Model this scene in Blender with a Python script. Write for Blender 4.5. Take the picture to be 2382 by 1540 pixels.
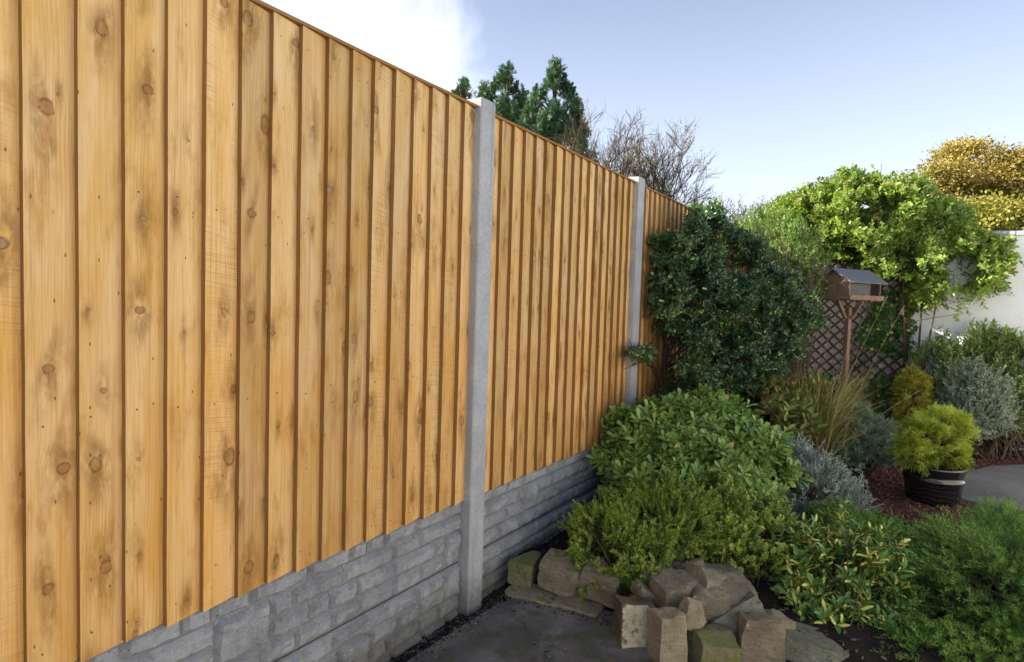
import bpy, math, random
import numpy as np
from mathutils import Vector, Matrix, noise as mnoise

# ------------------------------------------------------------------ camera, sky, sun, exposure
scene = bpy.context.scene
for o in list(bpy.data.objects):
    bpy.data.objects.remove(o)
col = scene.collection

F = 1394.58          # focal length in pixels of a 2382 x 1540 view of the photograph
PITCH, ROLL, YAW = .0488973, .0306116, .5867132
O = np.array([1.73107, 0.0, 1.46647])
FW = np.array([-math.sin(YAW)*math.cos(PITCH), math.cos(YAW)*math.cos(PITCH), -math.sin(PITCH)])
_r = np.array([math.cos(YAW), math.sin(YAW), 0.0])
_u = np.cross(_r, FW)
RT = math.cos(ROLL)*_r + math.sin(ROLL)*_u
UP = -math.sin(ROLL)*_r + math.cos(ROLL)*_u

cam = bpy.data.cameras.new('camera')
cam_o = bpy.data.objects.new('camera', cam)
col.objects.link(cam_o)
m3 = Matrix([[RT[i], UP[i], -FW[i]] for i in range(3)])
cam_o.matrix_world = Matrix.Translation(Vector(O)) @ m3.to_4x4()
cam.sensor_width = 36.0
cam.lens = 36.0*F/2382.0
cam.clip_start = .02
cam.clip_end = 1000
scene.camera = cam_o
scene.render.resolution_x = 1024
scene.render.resolution_y = 662

SUN_EL, SUN_A = math.radians(25.5), math.radians(32)
SUN = np.array([-math.cos(SUN_EL)*math.cos(SUN_A), -math.cos(SUN_EL)*math.sin(SUN_A), math.sin(SUN_EL)])
SKY_STRENGTH, SUN_STRENGTH, EXPOSURE = .100, 4.8, 1.28

scene.view_settings.view_transform = 'Standard'
scene.view_settings.look = 'None'
scene.view_settings.gamma = 1
scene.view_settings.exposure = EXPOSURE

sl = bpy.data.lights.new('sun', 'SUN')
sl.energy = SUN_STRENGTH
sl.angle = math.radians(.53)
sl.color = (1.0, .93, .80)
so = bpy.data.objects.new('sun', sl)
col.objects.link(so)
so.rotation_euler = Vector(-SUN).to_track_quat('-Z', 'Y').to_euler()
so.location = (-6, -4, 8)


# ------------------------------------------------------------------ node helper
class G:
    def __init__(s, name, world=False):
        if world:
            s.m = bpy.data.worlds.new(name)
        else:
            s.m = bpy.data.materials.new(name)
        s.m.use_nodes = True
        s.nt = s.m.node_tree
        s.nt.nodes.clear()
        s.out = s.nt.nodes.new('ShaderNodeOutputWorld' if world else 'ShaderNodeOutputMaterial')

    def put(s, sock, v):
        if v is None:
            return
        if isinstance(v, bpy.types.NodeSocket):
            s.nt.links.new(v, sock)
        elif isinstance(v, (tuple, list)):
            v = tuple(v)
            n = len(sock.default_value)
            if len(v) == 3 and n == 4:
                v = v + (1.0,)
            sock.default_value = v
        else:
            sock.default_value = v

    def n(s, t, props=None, **ins):
        nd = s.nt.nodes.new('ShaderNode'+t)
        for k, v in (props or {}).items():
            setattr(nd, k, v)
        for k, v in ins.items():
            key = int(k[1:]) if k[0] == '_' and k[1:].isdigit() else k.replace('_', ' ')
            s.put(nd.inputs[key], v)
        return nd

    def math(s, op, a, b=None, c=None, clamp=False):
        nd = s.n('Math', {'operation': op, 'use_clamp': clamp}, _0=a)
        s.put(nd.inputs[1], b)
        s.put(nd.inputs[2], c)
        return nd.outputs[0]

    def mul(s, a, b): return s.math('MULTIPLY', a, b)
    def add(s, a, b): return s.math('ADD', a, b)

    def vmath(s, op, a, b=None):
        nd = s.n('VectorMath', {'operation': op}, _0=a)
        s.put(nd.inputs[1], b)
        return nd.outputs[0]

    def mix(s, fac, a, b, mode='MIX'):
        nd = s.nt.nodes.new('ShaderNodeMix')
        nd.data_type = 'RGBA'
        nd.blend_type = mode
        s.put(nd.inputs[0], fac)
        s.put(nd.inputs[6], a)
        s.put(nd.inputs[7], b)
        return nd.outputs[2]

    def smooth(s, v, lo, hi, a=0.0, b=1.0):
        nd = s.n('MapRange', {'interpolation_type': 'SMOOTHSTEP'}, _0=v, _1=lo, _2=hi, _3=a, _4=b)
        return nd.outputs[0]

    def ramp(s, fac, stops):
        nd = s.nt.nodes.new('ShaderNodeValToRGB')
        cr = nd.color_ramp
        while len(cr.elements) > 1:
            cr.elements.remove(cr.elements[-1])
        for i, (p, c) in enumerate(stops):
            e = cr.elements[0] if i == 0 else cr.elements.new(p)
            e.position = p
            e.color = tuple(c)+(1.0,) if len(c) == 3 else c
        s.put(nd.inputs[0], fac)
        return nd.outputs[0]

    def noise(s, vec, scale, detail=3.0, rough=.55, dim='3D', out=0, dist=0.0):
        nd = s.n('TexNoise', {'noise_dimensions': dim}, Vector=vec, Scale=scale, Detail=detail, Roughness=rough, Distortion=dist)
        return nd.outputs[out]

    def comb(s, x, y, z=0.0):
        nd = s.n('CombineXYZ', None, _0=x, _1=y, _2=z)
        return nd.outputs[0]

    def sep(s, v):
        nd = s.n('SeparateXYZ', None, _0=v)
        return nd.outputs

    def attr(s, name, out='Vector'):
        nd = s.nt.nodes.new('ShaderNodeAttribute')
        nd.attribute_name = name
        return nd.outputs[out]

    def pos(s):
        return s.n('NewGeometry').outputs['Position']

    def obj(s):
        return s.n('TexCoord').outputs['Object']

    def rnd(s):
        return s.n('ObjectInfo').outputs['Random']

    def bump(s, h, strength=.5, dist=.01, normal=None):
        nd = s.n('Bump', None, Strength=strength, Distance=dist, Height=h)
        if normal is not None:
            s.put(nd.inputs['Normal'], normal)
        return nd.outputs[0]

    def bsdf(s, color, rough=.6, spec=.35, normal=None, coat=0.0, metal=0.0):
        nd = s.nt.nodes.new('ShaderNodeBsdfPrincipled')
        s.put(nd.inputs['Base Color'], color)
        s.put(nd.inputs['Roughness'], rough)
        s.put(nd.inputs['Specular IOR Level'], spec)
        s.put(nd.inputs['Coat Weight'], coat)
        s.put(nd.inputs['Metallic'], metal)
        if normal is not None:
            s.put(nd.inputs['Normal'], normal)
        return nd.outputs[0]

    def done(s, sh):
        s.nt.links.new(sh, s.out.inputs[0])
        return s.m


# ------------------------------------------------------------------ world: clear autumn sky, cloud bank to the west
W = G('World', world=True)
scene.world = W.m
sky = W.nt.nodes.new('ShaderNodeTexSky')
sky.sky_type = 'NISHITA'
sky.sun_disc = False
sky.sun_elevation = SUN_EL
sky.sun_rotation = math.atan2(SUN[0], SUN[1])
sky.air_density = 1.0
sky.dust_density = 1.0
sky.ozone_density = 1.0
wdir = W.n('TexCoord').outputs['Generated']
dx, dy, dz = W.sep(wdir)
zz = W.math('MAXIMUM', W.add(dz, .18), .05)
cv = W.comb(W.math('DIVIDE', dx, zz), W.math('DIVIDE', dy, zz), .0)
cn = W.noise(wdir, 3.6, 9.0, .58, dist=.35)
# the bank lies over the west (-x); scattered thin cloud elsewhere
west = W.smooth(dx, -.40, -.74)
cden = W.smooth(W.add(W.mul(cn, 1.25), W.mul(west, .62)), .66, 1.42)
thin = W.add(.03, W.add(W.mul(W.smooth(dz, .62, .0), .40), W.mul(W.noise(wdir, 2.0, 4.0, .5, dist=.4), .05)))
cm = W.math('MAXIMUM', W.mul(cden, W.smooth(dx, -.05, -.42)), thin)
skyc = W.mix(1.0, sky.outputs[0], (.95, .89, .95), 'MULTIPLY')
cloudc = W.mix(1.0, sky.outputs[0], (0, 0, 0), 'MIX')
skyf = W.mix(cm, skyc, (6.2, 6.3, 6.5))
bg = W.n('Background', None, Color=skyf, Strength=SKY_STRENGTH)
W.done(bg.outputs[0])


# ------------------------------------------------------------------ pixel directions to places
def ray(x, y):
    return FW + RT*(x-1191)/F - UP*(y-770)/F
def at(x, y, Z):
    return O + ray(x, y)*Z
def ground(x, y, z=0.0):
    d = ray(x, y)
    return O + d*(z-O[2])/d[2]
def ony(x, y, Y):
    d = ray(x, y)
    return O + d*(Y-O[1])/d[1]
def unit1(v): return v/np.linalg.norm(v)
HR = _r.copy()                                                   # horizontal right
HF = np.array([-math.sin(YAW), math.cos(YAW), 0.0])              # horizontal forward
ZU = np.array([0, 0, 1.0])


# ------------------------------------------------------------------ object helpers
def tag(o, label=None, cat=None, group=None, kind=None):
    if label: o['label'] = label
    if cat: o['category'] = cat
    if group: o['group'] = group
    if kind: o['kind'] = kind
    return o

def thing(name, label, cat, loc=(0, 0, 0), rz=0.0, group=None):
    o = bpy.data.objects.new(name, None)
    o.empty_display_size = .1
    o.location = Vector([float(v) for v in loc])
    o.rotation_euler = (0, 0, rz)
    col.objects.link(o)
    return tag(o, label, cat, group)

def mesh_obj(name, verts, faces, mat, parent=None, smooth=False, world=True):
    """verts in world space when parent is given and world is True"""
    me = bpy.data.meshes.new(name)
    me.from_pydata([tuple(map(float, v)) for v in verts], [], faces)
    me.update()
    if smooth:
        me.polygons.foreach_set('use_smooth', [True]*len(me.polygons))
    me.materials.append(mat)
    o = bpy.data.objects.new(name, me)
    col.objects.link(o)
    if parent is not None:
        setp(o, parent, world)
    return o

def setp(o, parent, world=True):
    o.parent = parent
    if world:
        o.matrix_parent_inverse = wm(parent).inverted()

def wm(o):
    m = Matrix.LocRotScale(o.location, o.rotation_euler, o.scale)
    if o.parent:
        return wm(o.parent) @ o.matrix_parent_inverse @ m
    return m

class MB:
    def __init__(s):
        s.v = []; s.f = []
    def box(s, c, h, M=None):
        b = len(s.v)
        for z in (-1, 1):
            for (x, y) in ((-1, -1), (1, -1), (1, 1), (-1, 1)):
                p = Vector((x*h[0], y*h[1], z*h[2]))
                if M is not None: p = M @ p
                s.v.append(tuple(p + Vector([float(q) for q in c])))
        s.f += [tuple(b+i for i in q) for q in ((3, 2, 1, 0), (4, 5, 6, 7), (0, 1, 5, 4), (1, 2, 6, 5), (2, 3, 7, 6), (3, 0, 4, 7))]
    def prism(s, poly, axis_a, axis_b, ext, org):
        """poly in (a,b) extruded along vector ext"""
        a, b_, e, o = (Vector([float(q) for q in w]) for w in (axis_a, axis_b, ext, org))
        n = len(poly); k = len(s.v)
        for t in (0, 1):
            for (p, q) in poly:
                s.v.append(tuple(o + a*p + b_*q + e*t))
        s.f.append(tuple(k+i for i in range(n))[::-1])
        s.f.append(tuple(k+n+i for i in range(n)))
        for i in range(n):
            j = (i+1) % n
            s.f.append((k+i, k+j, k+n+j, k+n+i))
    def lathe(s, prof, c, seg=40):
        k = len(s.v); n = len(prof)
        for i in range(seg):
            a = 2*math.pi*i/seg
            for (r, z) in prof:
                s.v.append((c[0]+r*math.cos(a), c[1]+r*math.sin(a), c[2]+z))
        for i in range(seg):
            j = (i+1) % seg
            for q in range(n-1):
                s.f.append((k+i*n+q, k+j*n+q, k+j*n+q+1, k+i*n+q+1))
    def obj(s, name, mat, parent=None, smooth=False, bevel=0.0, world=True):
        o = mesh_obj(name, s.v, s.f, mat, parent, smooth, world)
        if bevel:
            b = o.modifiers.new('bevel', 'BEVEL')
            b.width = bevel; b.segments = 2; b.limit_method = 'ANGLE'
        return o

def fast_mesh(name, V, Q, mat, parent=None, attrs=None, smooth=True):
    """V (n,3) float, Q (m,k) int faces of equal size; attrs {name: (n,3)}"""
    V = np.ascontiguousarray(V, dtype=np.float32); Q = np.ascontiguousarray(Q, dtype=np.int32)
    me = bpy.data.meshes.new(name)
    n, (m, k) = len(V), Q.shape
    me.vertices.add(n); me.vertices.foreach_set('co', V.ravel())
    me.loops.add(m*k); me.loops.foreach_set('vertex_index', Q.ravel())
    me.polygons.add(m)
    me.polygons.foreach_set('loop_start', np.arange(m, dtype=np.int32)*k)
    me.polygons.foreach_set('loop_total', np.full(m, k, dtype=np.int32))
    if smooth:
        me.polygons.foreach_set('use_smooth', np.ones(m, dtype=bool))
    for an, av in (attrs or {}).items():
        a = me.attributes.new(an, 'FLOAT_VECTOR', 'POINT')
        a.data.foreach_set('vector', np.ascontiguousarray(av, dtype=np.float32).ravel())
    me.update(calc_edges=True)
    me.materials.append(mat)
    o = bpy.data.objects.new(name, me)
    col.objects.link(o)
    if parent is not None:
        setp(o, parent)
    return o


# ------------------------------------------------------------------ materials
def wood_material(name, light, mid, dark, satur=1.0):
    g = G(name)
    uv = g.attr('wuv')
    x, y, rb = g.sep(uv)
    jn = g.noise(g.comb(g.mul(x, 60.0), g.mul(y, 40.0), rb), 1.0, 3.0)
    # knots: one voronoi cell about 10 x 42 cm holds at most one knot
    sx, sy = 10.5, 3.6
    vor = g.n('TexVoronoi', {'voronoi_dimensions': '2D', 'feature': 'F1'}, Vector=g.comb(g.mul(x, sx), g.mul(y, sy)), Scale=1.0, Randomness=.95)
    vedge = g.n('TexVoronoi', {'voronoi_dimensions': '2D', 'feature': 'DISTANCE_TO_EDGE'}, Vector=g.comb(g.mul(x, sx), g.mul(y, sy)), Scale=1.0, Randomness=.95)
    ef = g.smooth(vedge.outputs['Distance'], .0, .22)
    px, py, _ = g.sep(vor.outputs['Position'])
    cr, cg, cb = g.sep(vor.outputs['Color'])
    ddx = g.add(g.math('SUBTRACT', x, g.math('DIVIDE', px, sx)), g.mul(g.math('SUBTRACT', jn, .5), .016))
    ddy = g.math('SUBTRACT', y, g.math('DIVIDE', py, sy))
    dd = g.math('SQRT', g.add(g.mul(ddx, ddx), g.mul(g.mul(ddy, ddy), g.add(.30, g.mul(cb, 1.5)))))
    has = g.smooth(cr, .34, .36)
    rk = g.add(.0040, g.mul(g.mul(cg, cg), .0155))
    nd = g.math('DIVIDE', dd, rk)
    rag0 = g.noise(g.comb(g.mul(x, 75.0), g.mul(y, 60.0), rb), 1.0, 3.0, .6)
    core = g.mul(g.mul(g.smooth(nd, 1.06, .86), has), g.add(.45, g.mul(cb, .55)))
    rim = g.mul(g.mul(g.mul(g.smooth(nd, .72, .98), g.smooth(nd, 1.4, 1.05)), has), g.smooth(rag0, .30, .52))
    fall = g.mul(g.math('EXPONENT', g.mul(g.mul(nd, nd), -.09)), ef)
    # halo: stretched along the grain, ragged
    hy = g.math('SQRT', g.add(g.mul(g.mul(ddx, ddx), 1.6), g.mul(g.mul(ddy, ddy), .16)))
    hn = g.math('DIVIDE', hy, rk)
    rag = g.noise(g.comb(g.mul(x, 40.0), g.mul(y, 14.0), rb), 1.0, 4.0, .6)
    halo = g.mul(g.mul(g.mul(g.math('EXPONENT', g.mul(g.mul(hn, hn), -.07)), has), ef), g.smooth(rag, .28, .62))
    # growth rings flowing round the knots
    wob = g.noise(g.comb(g.mul(x, 5.0), g.mul(y, .9), rb), 1.0, 3.0)
    gr = g.add(g.add(g.mul(x, 110.0), g.mul(wob, 11.0)), g.mul(g.mul(fall, has), 3.2))
    rings = g.add(.5, g.mul(g.math('SINE', g.mul(gr, 6.283)), .5))
    rings = g.mul(g.math('POWER', rings, 2.0), g.smooth(g.noise(g.comb(g.mul(x, 11.0), g.mul(y, 1.1), g.add(rb, 5.0)), 1.0, 2.0), .38, .68))
    fine = g.noise(g.comb(g.mul(x, 520.0), g.mul(y, 9.0), rb), 1.0, 3.0, .65)
    blot = g.noise(g.comb(g.mul(x, 9.0), g.mul(y, 1.9), rb), 1.0, 4.0, .6)
    blot2 = g.noise(g.comb(g.mul(x, 16.0), g.mul(y, 5.5), g.add(rb, 7.0)), 1.0, 4.0, .62)
    rough_b = g.smooth(g.math('FRACT', g.mul(rb, 7.31)), .25, .85)
    saw = g.noise(g.comb(g.mul(x, 5.0), g.mul(g.add(y, g.mul(x, .12)), 190.0), rb), 1.0, 2.0, .5)
    saww = g.add(.5, g.mul(g.math('SINE', g.mul(g.add(y, g.mul(x, .1)), 760.0)), .5))
    sawm = g.mul(g.mul(g.smooth(saw, .44, .64), g.add(.35, g.mul(saww, .65))), g.smooth(g.noise(g.comb(g.mul(x, 14.0), g.mul(y, 3.0), g.add(rb, 3.0)), 1.0, 2.0), .35, .65))
    c = g.mix(g.smooth(blot, .30, .72), light, mid)
    c = g.mix(g.mul(rings, .34), c, dark)
    c = g.mix(g.mul(g.smooth(blot2, .50, .74), .62), c, dark)
    c = g.mix(g.mul(g.smooth(fine, .40, .72), .34), c, dark)
    strk = g.noise(g.comb(g.mul(x, 95.0), g.mul(y, 1.3), rb), 1.0, 3.0, .6)
    c = g.mix(g.mul(g.smooth(strk, .50, .72), .38), c, dark)
    c = g.mix(g.mul(g.smooth(strk, .46, .30), .30), c, tuple(min(.9, v*1.12) for v in light))
    c = g.mix(g.mul(g.mul(sawm, rough_b), .55), c, dark)
    # pressure treatment stands deeper in the lower boards
    z = g.sep(g.pos())[2]
    low = g.mul(g.smooth(z, 2.1, .7), .42)
    c = g.mix(low, c, g.mix(1.0, c, (.93, .72, .42), 'MULTIPLY'))
    bt = g.add(.80, g.mul(g.math('FRACT', g.mul(rb, 3.77)), .34))
    c = g.mix(1.0, c, g.comb(bt, bt, bt), 'MULTIPLY')
    c = g.mix(g.mul(halo, .85), c, tuple(v*.62 for v in dark))
    kc = g.mix(g.smooth(cb, .70, .98), (.33, .15, .05), (.38, .25, .16))
    kc = g.mix(g.mul(g.smooth(g.math('SINE', g.mul(nd, 22.0)), -.2, .9), .35), kc, (.14, .07, .03))
    c = g.mix(g.mul(core, .85), c, kc)
    c = g.mix(g.mul(rim, .72), c, (.15, .065, .02))
    # little dark checks and specks
    sp = g.n('TexVoronoi', {'voronoi_dimensions': '2D'}, Vector=g.comb(g.mul(x, 42.0), g.mul(y, 17.0)), Scale=1.0)
    spc = g.sep(sp.outputs['Color'])[0]
    spk = g.mul(g.smooth(sp.outputs['Distance'], .11, .05), g.smooth(spc, .93, .95))
    c = g.mix(g.mul(spk, .8), c, (.06, .025, .008))
    edg = g.sep(g.attr('sawn_or_shaded'))[0]  # darker sawn board edges; on the capping the same mask paints shade
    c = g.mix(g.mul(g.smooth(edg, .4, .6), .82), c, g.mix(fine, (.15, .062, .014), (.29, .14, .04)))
    h = g.add(g.add(g.mul(rings, .25), g.mul(fine, .45)), g.add(g.mul(g.mul(sawm, rough_b), -.9), g.mul(core, .6)))
    nrm = g.bump(h, .42, .0016)
    return g.done(g.bsdf(c, .68, .22, nrm))

def concrete_material(name, a, b, scale=1.0, moss=None):
    g = G(name)
    p = g.pos()
    n1 = g.noise(p, 6.0*scale, 6.0, .62)
    n2 = g.noise(p, 160.0*scale, 3.0, .6)
    n3 = g.noise(p, 38.0*scale, 5.0, .65)
    c = g.mix(g.smooth(n1, .3, .7), a, b)
    c = g.mix(g.mul(g.smooth(n3, .52, .70), .30), c, tuple(v*.62 for v in a))
    c = g.mix(g.mul(g.smooth(n2, .55, .72), .45), c, tuple(min(.85, v*1.45) for v in b))
    c = g.mix(g.mul(g.smooth(n2, .42, .30), .45), c, tuple(v*.55 for v in a))
    pv_ = g.n('TexVoronoi', None, Vector=p, Scale=95.0*scale)
    pit = g.mul(g.smooth(pv_.outputs['Distance'], .22, .12), g.smooth(g.sep(pv_.outputs['Color'])[0], .80, .84))
    c = g.mix(g.mul(pit, .75), c, tuple(v*.25 for v in a))
    strk = g.noise(g.vmath('MULTIPLY', p, (26, 26, 1.1)), 1.0, 4.0, .6)
    c = g.mix(g.mul(g.smooth(strk, .52, .72), .35), c, tuple(v*.5 for v in a))
    z = g.sep(p)[2]
    spl = g.mul(g.smooth(g.add(z, g.mul(g.math('SUBTRACT', n3, .5), .22)), .17, .02), .62)
    c = g.mix(spl, c, (.085, .072, .05))
    alg = g.mul(g.mul(g.smooth(n1, .52, .70), g.smooth(z, .6, .1)), .35)
    c = g.mix(alg, c, (.10, .115, .06))
    h = g.add(g.add(g.mul(n2, .5), g.mul(n3, .8)), g.mul(pit, -1.5))
    return g.done(g.bsdf(c, .85, .25, g.bump(h, .55, .004)))

def stone_material(name, base, base2, moss=.0, lichen=0.0, paint=0.0, mosscol=(.085, .105, .025)):
    g = G(name)
    p = g.obj()
    w = g.pos()
    r = g.rnd()
    pv = g.vmath('ADD', p, g.comb(g.mul(r, 13.0), g.mul(r, 7.0), g.mul(r, 3.0)))
    n1 = g.noise(pv, 9.0, 6.0, .62)
    n2 = g.noise(pv, 150.0, 3.0, .6)
    n3 = g.noise(pv, 36.0, 5.0, .66)
    c = g.mix(g.smooth(n1, .32, .68), base, base2)
    c = g.mix(g.mul(g.smooth(n3, .5, .72), .55), c, tuple(v*.45 for v in base))
    c = g.mix(g.mul(g.smooth(n2, .55, .75), .4), c, tuple(min(.8, v*1.5) for v in base2))
    nz = g.sep(g.n('NewGeometry').outputs['Normal'])[2]
    if moss:
        mm = g.smooth(g.add(n1, g.add(g.mul(nz, .16), g.mul(g.math('SUBTRACT', n3, .5), .6))), .78-moss*.42, .95-moss*.35)
        c = g.mix(g.mul(mm, .85), c, g.mix(n3, mosscol, tuple(v*1.7 for v in mosscol)))
    if lichen:
        lv = g.n('TexVoronoi', None, Vector=pv, Scale=34.0)
        ll = g.mul(g.smooth(lv.outputs['Distance'], .34, .22), g.smooth(g.noise(pv, 14.0, 3.0), .62-lichen*.2, .75-lichen*.2))
        c = g.mix(g.mul(ll, .65), c, (.42, .41, .33))
    if paint:
        nn = g.n('TexCoord').outputs['Normal']
        ny = g.sep(nn)[1]
        pj = g.sep(p)
        ex = g.math('MAXIMUM', g.math('ABSOLUTE', g.mul(pj[0], 1/.083)), g.math('ABSOLUTE', g.mul(pj[2], 1/.112)))
        pm = g.mul(g.smooth(ny, -.45, -.7), g.smooth(g.add(ex, g.mul(g.math('SUBTRACT', n3, .5), .5)), .95, .88))
        worn = g.smooth(g.add(g.mul(n3, .6), g.mul(n1, .5)), .74, .64)
        pc = g.mix(g.smooth(n3, .45, .70), (.56, .49, .34), (.33, .26, .15))
        c = g.mix(g.mul(pm, worn), c, pc)
    bed = g.noise(g.vmath('MULTIPLY', pv, (9, 9, 70)), 1.0, 4.0, .6)
    c = g.mix(g.mul(g.smooth(bed, .52, .72), .35), c, tuple(v*.45 for v in base))
    h = g.add(g.add(g.mul(n2, .45), g.mul(n3, 1.2)), g.add(g.mul(n1, 1.2), g.mul(bed, .7)))
    return g.done(g.bsdf(c, .9, .2, g.bump(h, .9, .011)))

GAIN = 2.8
SAT = (.92, 1.0, .78)
def leaf_material(name, cols, rough=.45, trans=.3, spec=.35, edge=None, centre=None, vein=.25, clump=5.0, tcol=None, alt=None, altp=.0, sat=None, gain=1.7):
    """cols dark->light by leaf random + clump noise; edge/centre give variegation colours"""
    g = G(name)
    lx, ly, lr = g.sep(g.attr('lv'))
    nz = g.noise(g.pos(), clump, 3.0, .6)
    f = g.add(g.mul(lr, .62), g.mul(g.math('SUBTRACT', nz, .5), 1.1))
    f = g.add(f, .19)
    gn = GAIN if sat is None else gain
    SAT = sat or globals()['SAT']
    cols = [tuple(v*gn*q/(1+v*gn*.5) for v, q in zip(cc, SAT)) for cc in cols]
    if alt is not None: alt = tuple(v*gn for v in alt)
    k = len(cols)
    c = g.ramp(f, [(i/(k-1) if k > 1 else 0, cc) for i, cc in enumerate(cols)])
    if alt is not None:
        hit = g.smooth(g.math('FRACT', g.mul(lr, 17.31)), 1.0-altp-.01, 1.0-altp+.01)
        c = g.mix(hit, c, alt)
    c = g.mix(g.mul(g.smooth(ly, .16, .0), vein), c, tuple(min(.5, v*1.9) for v in cols[-1]))
    if edge is not None:
        en = g.add(ly, g.mul(g.math('SUBTRACT', g.noise(g.comb(g.mul(lx, 3.0), g.mul(ly, 2.0), g.mul(lr, 91.0)), 1.0, 2.0), .5), .9))
        c = g.mix(g.smooth(en, .52, .66), c, edge)
    if centre is not None:
        en = g.add(ly, g.mul(g.math('SUBTRACT', g.noise(g.comb(g.mul(lx, 4.0), g.mul(ly, 2.0), g.mul(lr, 77.0)), 1.0, 2.0), .5), .6))
        hit = g.smooth(g.math('FRACT', g.mul(lr, 9.7)), .57, .61)
        c = g.mix(g.mul(g.smooth(en, .50, .36), hit), c, centre)
    trans = trans*(.55 if trans < .29 else 1.0)
    sh = g.bsdf(c, max(.25, rough*.95), min(.8, spec*.9))
    tr = g.n('BsdfTranslucent', None, Color=g.mix(1.0, c, tcol or (1.5, 1.55, .8), 'MULTIPLY'))
    ms = g.n('MixShader', None, Fac=trans, _1=sh, _2=tr.outputs[0])
    return g.done(ms.outputs[0])

def plain_material(name, a, b, scale=20.0, rough=.7, spec=.3, bump=.3, bd=.004, stretch=None, coat=0.0):
    g = G(name)
    p = g.obj()
    if stretch:
        p = g.vmath('MULTIPLY', p, stretch)
    n1 = g.noise(p, scale, 5.0, .6)
    n2 = g.noise(p, scale*7, 3.0, .6)
    c = g.mix(g.smooth(n1, .3, .7), a, b)
    c = g.mix(g.mul(g.smooth(n2, .5, .75), .35), c, tuple(v*.5 for v in a))
    return g.done(g.bsdf(c, rough, spec, g.bump(g.add(n1, g.mul(n2, .5)), bump, bd), coat))

M = {}
M['board'] = wood_material('featheredge_wood', (.79, .555, .285), (.69, .405, .115), (.42, .19, .038))
M['post'] = concrete_material('post_concrete', (.33, .335, .35), (.43, .435, .44))
M['gravel_board'] = concrete_material('cast_concrete', (.205, .208, .216), (.355, .36, .37), .8)
M['joint'] = concrete_material('joint_concrete', (.16, .16, .165), (.24, .24, .245))
M['bark'] = plain_material('bark', (.07, .05, .035), (.12, .09, .06), 30, .9, .15, .6, .01, (1, 1, .3))
M['twig'] = plain_material('twig_bark', (.09, .065, .045), (.15, .11, .075), 40, .9, .15, .3, .003)
M['stem_green'] = plain_material('green_stem', (.05, .065, .025), (.09, .09, .04), 40, .7, .2, .1, .002)
M['dark_stem'] = plain_material('dark_stem', (.025, .02, .016), (.05, .04, .03), 40, .9, .15, .3, .003)


# ------------------------------------------------------------------ ground
def ground_materials():
    g = G('soil')
    p = g.pos()
    n1 = g.noise(p, 7.0, 5.0, .6); n2 = g.noise(p, 60.0, 5.0, .68); n3 = g.noise(p, 240.0, 2.0, .6)
    c = g.mix(g.smooth(n1, .3, .7), (.022, .017, .013), (.045, .034, .025))
    c = g.mix(g.mul(g.smooth(n2, .55, .72), .6), c, (.075, .058, .042))
    c = g.mix(g.mul(g.smooth(n3, .70, .78), .7), c, (.22, .20, .18))
    M['soil'] = g.done(g.bsdf(c, .95, .15, g.bump(g.add(n2, g.mul(n3, .4)), 1.0, .02)))
    g = G('worn_concrete')
    p = g.pos()
    n1 = g.noise(p, 2.3, 6.0, .62, dist=.4); n2 = g.noise(p, 30.0, 5.0, .65); n3 = g.noise(p, 220.0, 2.0, .6); n4 = g.noise(p, 5.5, 4.0, .6)
    c = g.mix(g.smooth(n1, .34, .66), (.058, .056, .053), (.175, .172, .168))
    c = g.mix(g.mul(g.smooth(n2, .5, .72), .45), c, (.05, .048, .042))
    c = g.mix(g.mul(g.smooth(n4, .47, .64), .72), c, (.055, .066, .032))
    crk = g.n('TexVoronoi', {'feature': 'DISTANCE_TO_EDGE'}, Vector=g.vmath('ADD', p, g.vmath('MULTIPLY', g.noise(p, 6.0, 4.0, .6, out=1), (.25, .25, .0))), Scale=1.15)
    c = g.mix(g.mul(g.smooth(crk.outputs['Distance'], .010, .002), .45), c, (.02, .02, .014))
    c = g.mix(g.mul(g.smooth(n3, .66, .76), .45), c, (.27, .26, .25))
    rg = g.smooth(n1, .3, .7, .48, .78)
    M['concrete_floor'] = g.done(g.bsdf(c, rg, .35, g.bump(g.add(n2, g.mul(n3, .5)), .45, .006)))
    g = G('rough_ground')
    p = g.pos()
    n1 = g.noise(p, .6, 5.0, .6); n2 = g.noise(p, 14.0, 4.0, .6)
    c = g.mix(g.smooth(n1, .35, .65), (.065, .085, .03), (.11, .10, .055))
    c = g.mix(g.mul(n2, .4), c, (.05, .06, .02))
    M['rough_ground'] = g.done(g.bsdf(c, .95, .15, g.bump(n2, .6, .03)))
    g = G('red_bark_mulch')
    p = g.pos()
    n1 = g.noise(p, 38.0, 4.0, .65); n2 = g.noise(p, 5.0, 3.0, .6)
    v = g.n('TexVoronoi', None, Vector=p, Scale=55.0)
    c = g.mix(g.sep(v.outputs['Color'])[0], (.060, .022, .018), (.13, .052, .044))
    c = g.mix(g.mul(g.smooth(n1, .5, .7), .5), c, (.04, .012, .010))
    M['mulch'] = g.done(g.bsdf(c, .9, .2, g.bump(g.add(v.outputs['Distance'], n1), 1.0, .02)))
    g = G('chip')
    r = g.sep(g.attr('lv'))[2]
    c = g.ramp(r, [(0, (.04, .016, .014)), (.5, (.10, .038, .032)), (1, (.19, .08, .068))])
    M['chip'] = g.done(g.bsdf(c, .85, .2))
    g = G('pebble')
    r = g.sep(g.attr('lv'))[2]
    c = g.ramp(r, [(0, (.03, .024, .02)), (.55, (.075, .06, .05)), (.8, (.15, .13, .12)), (.9, (.14, .05, .04)), (1, (.40, .38, .36))])
    M['pebble'] = g.done(g.bsdf(c, .85, .25))
ground_materials()

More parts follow.
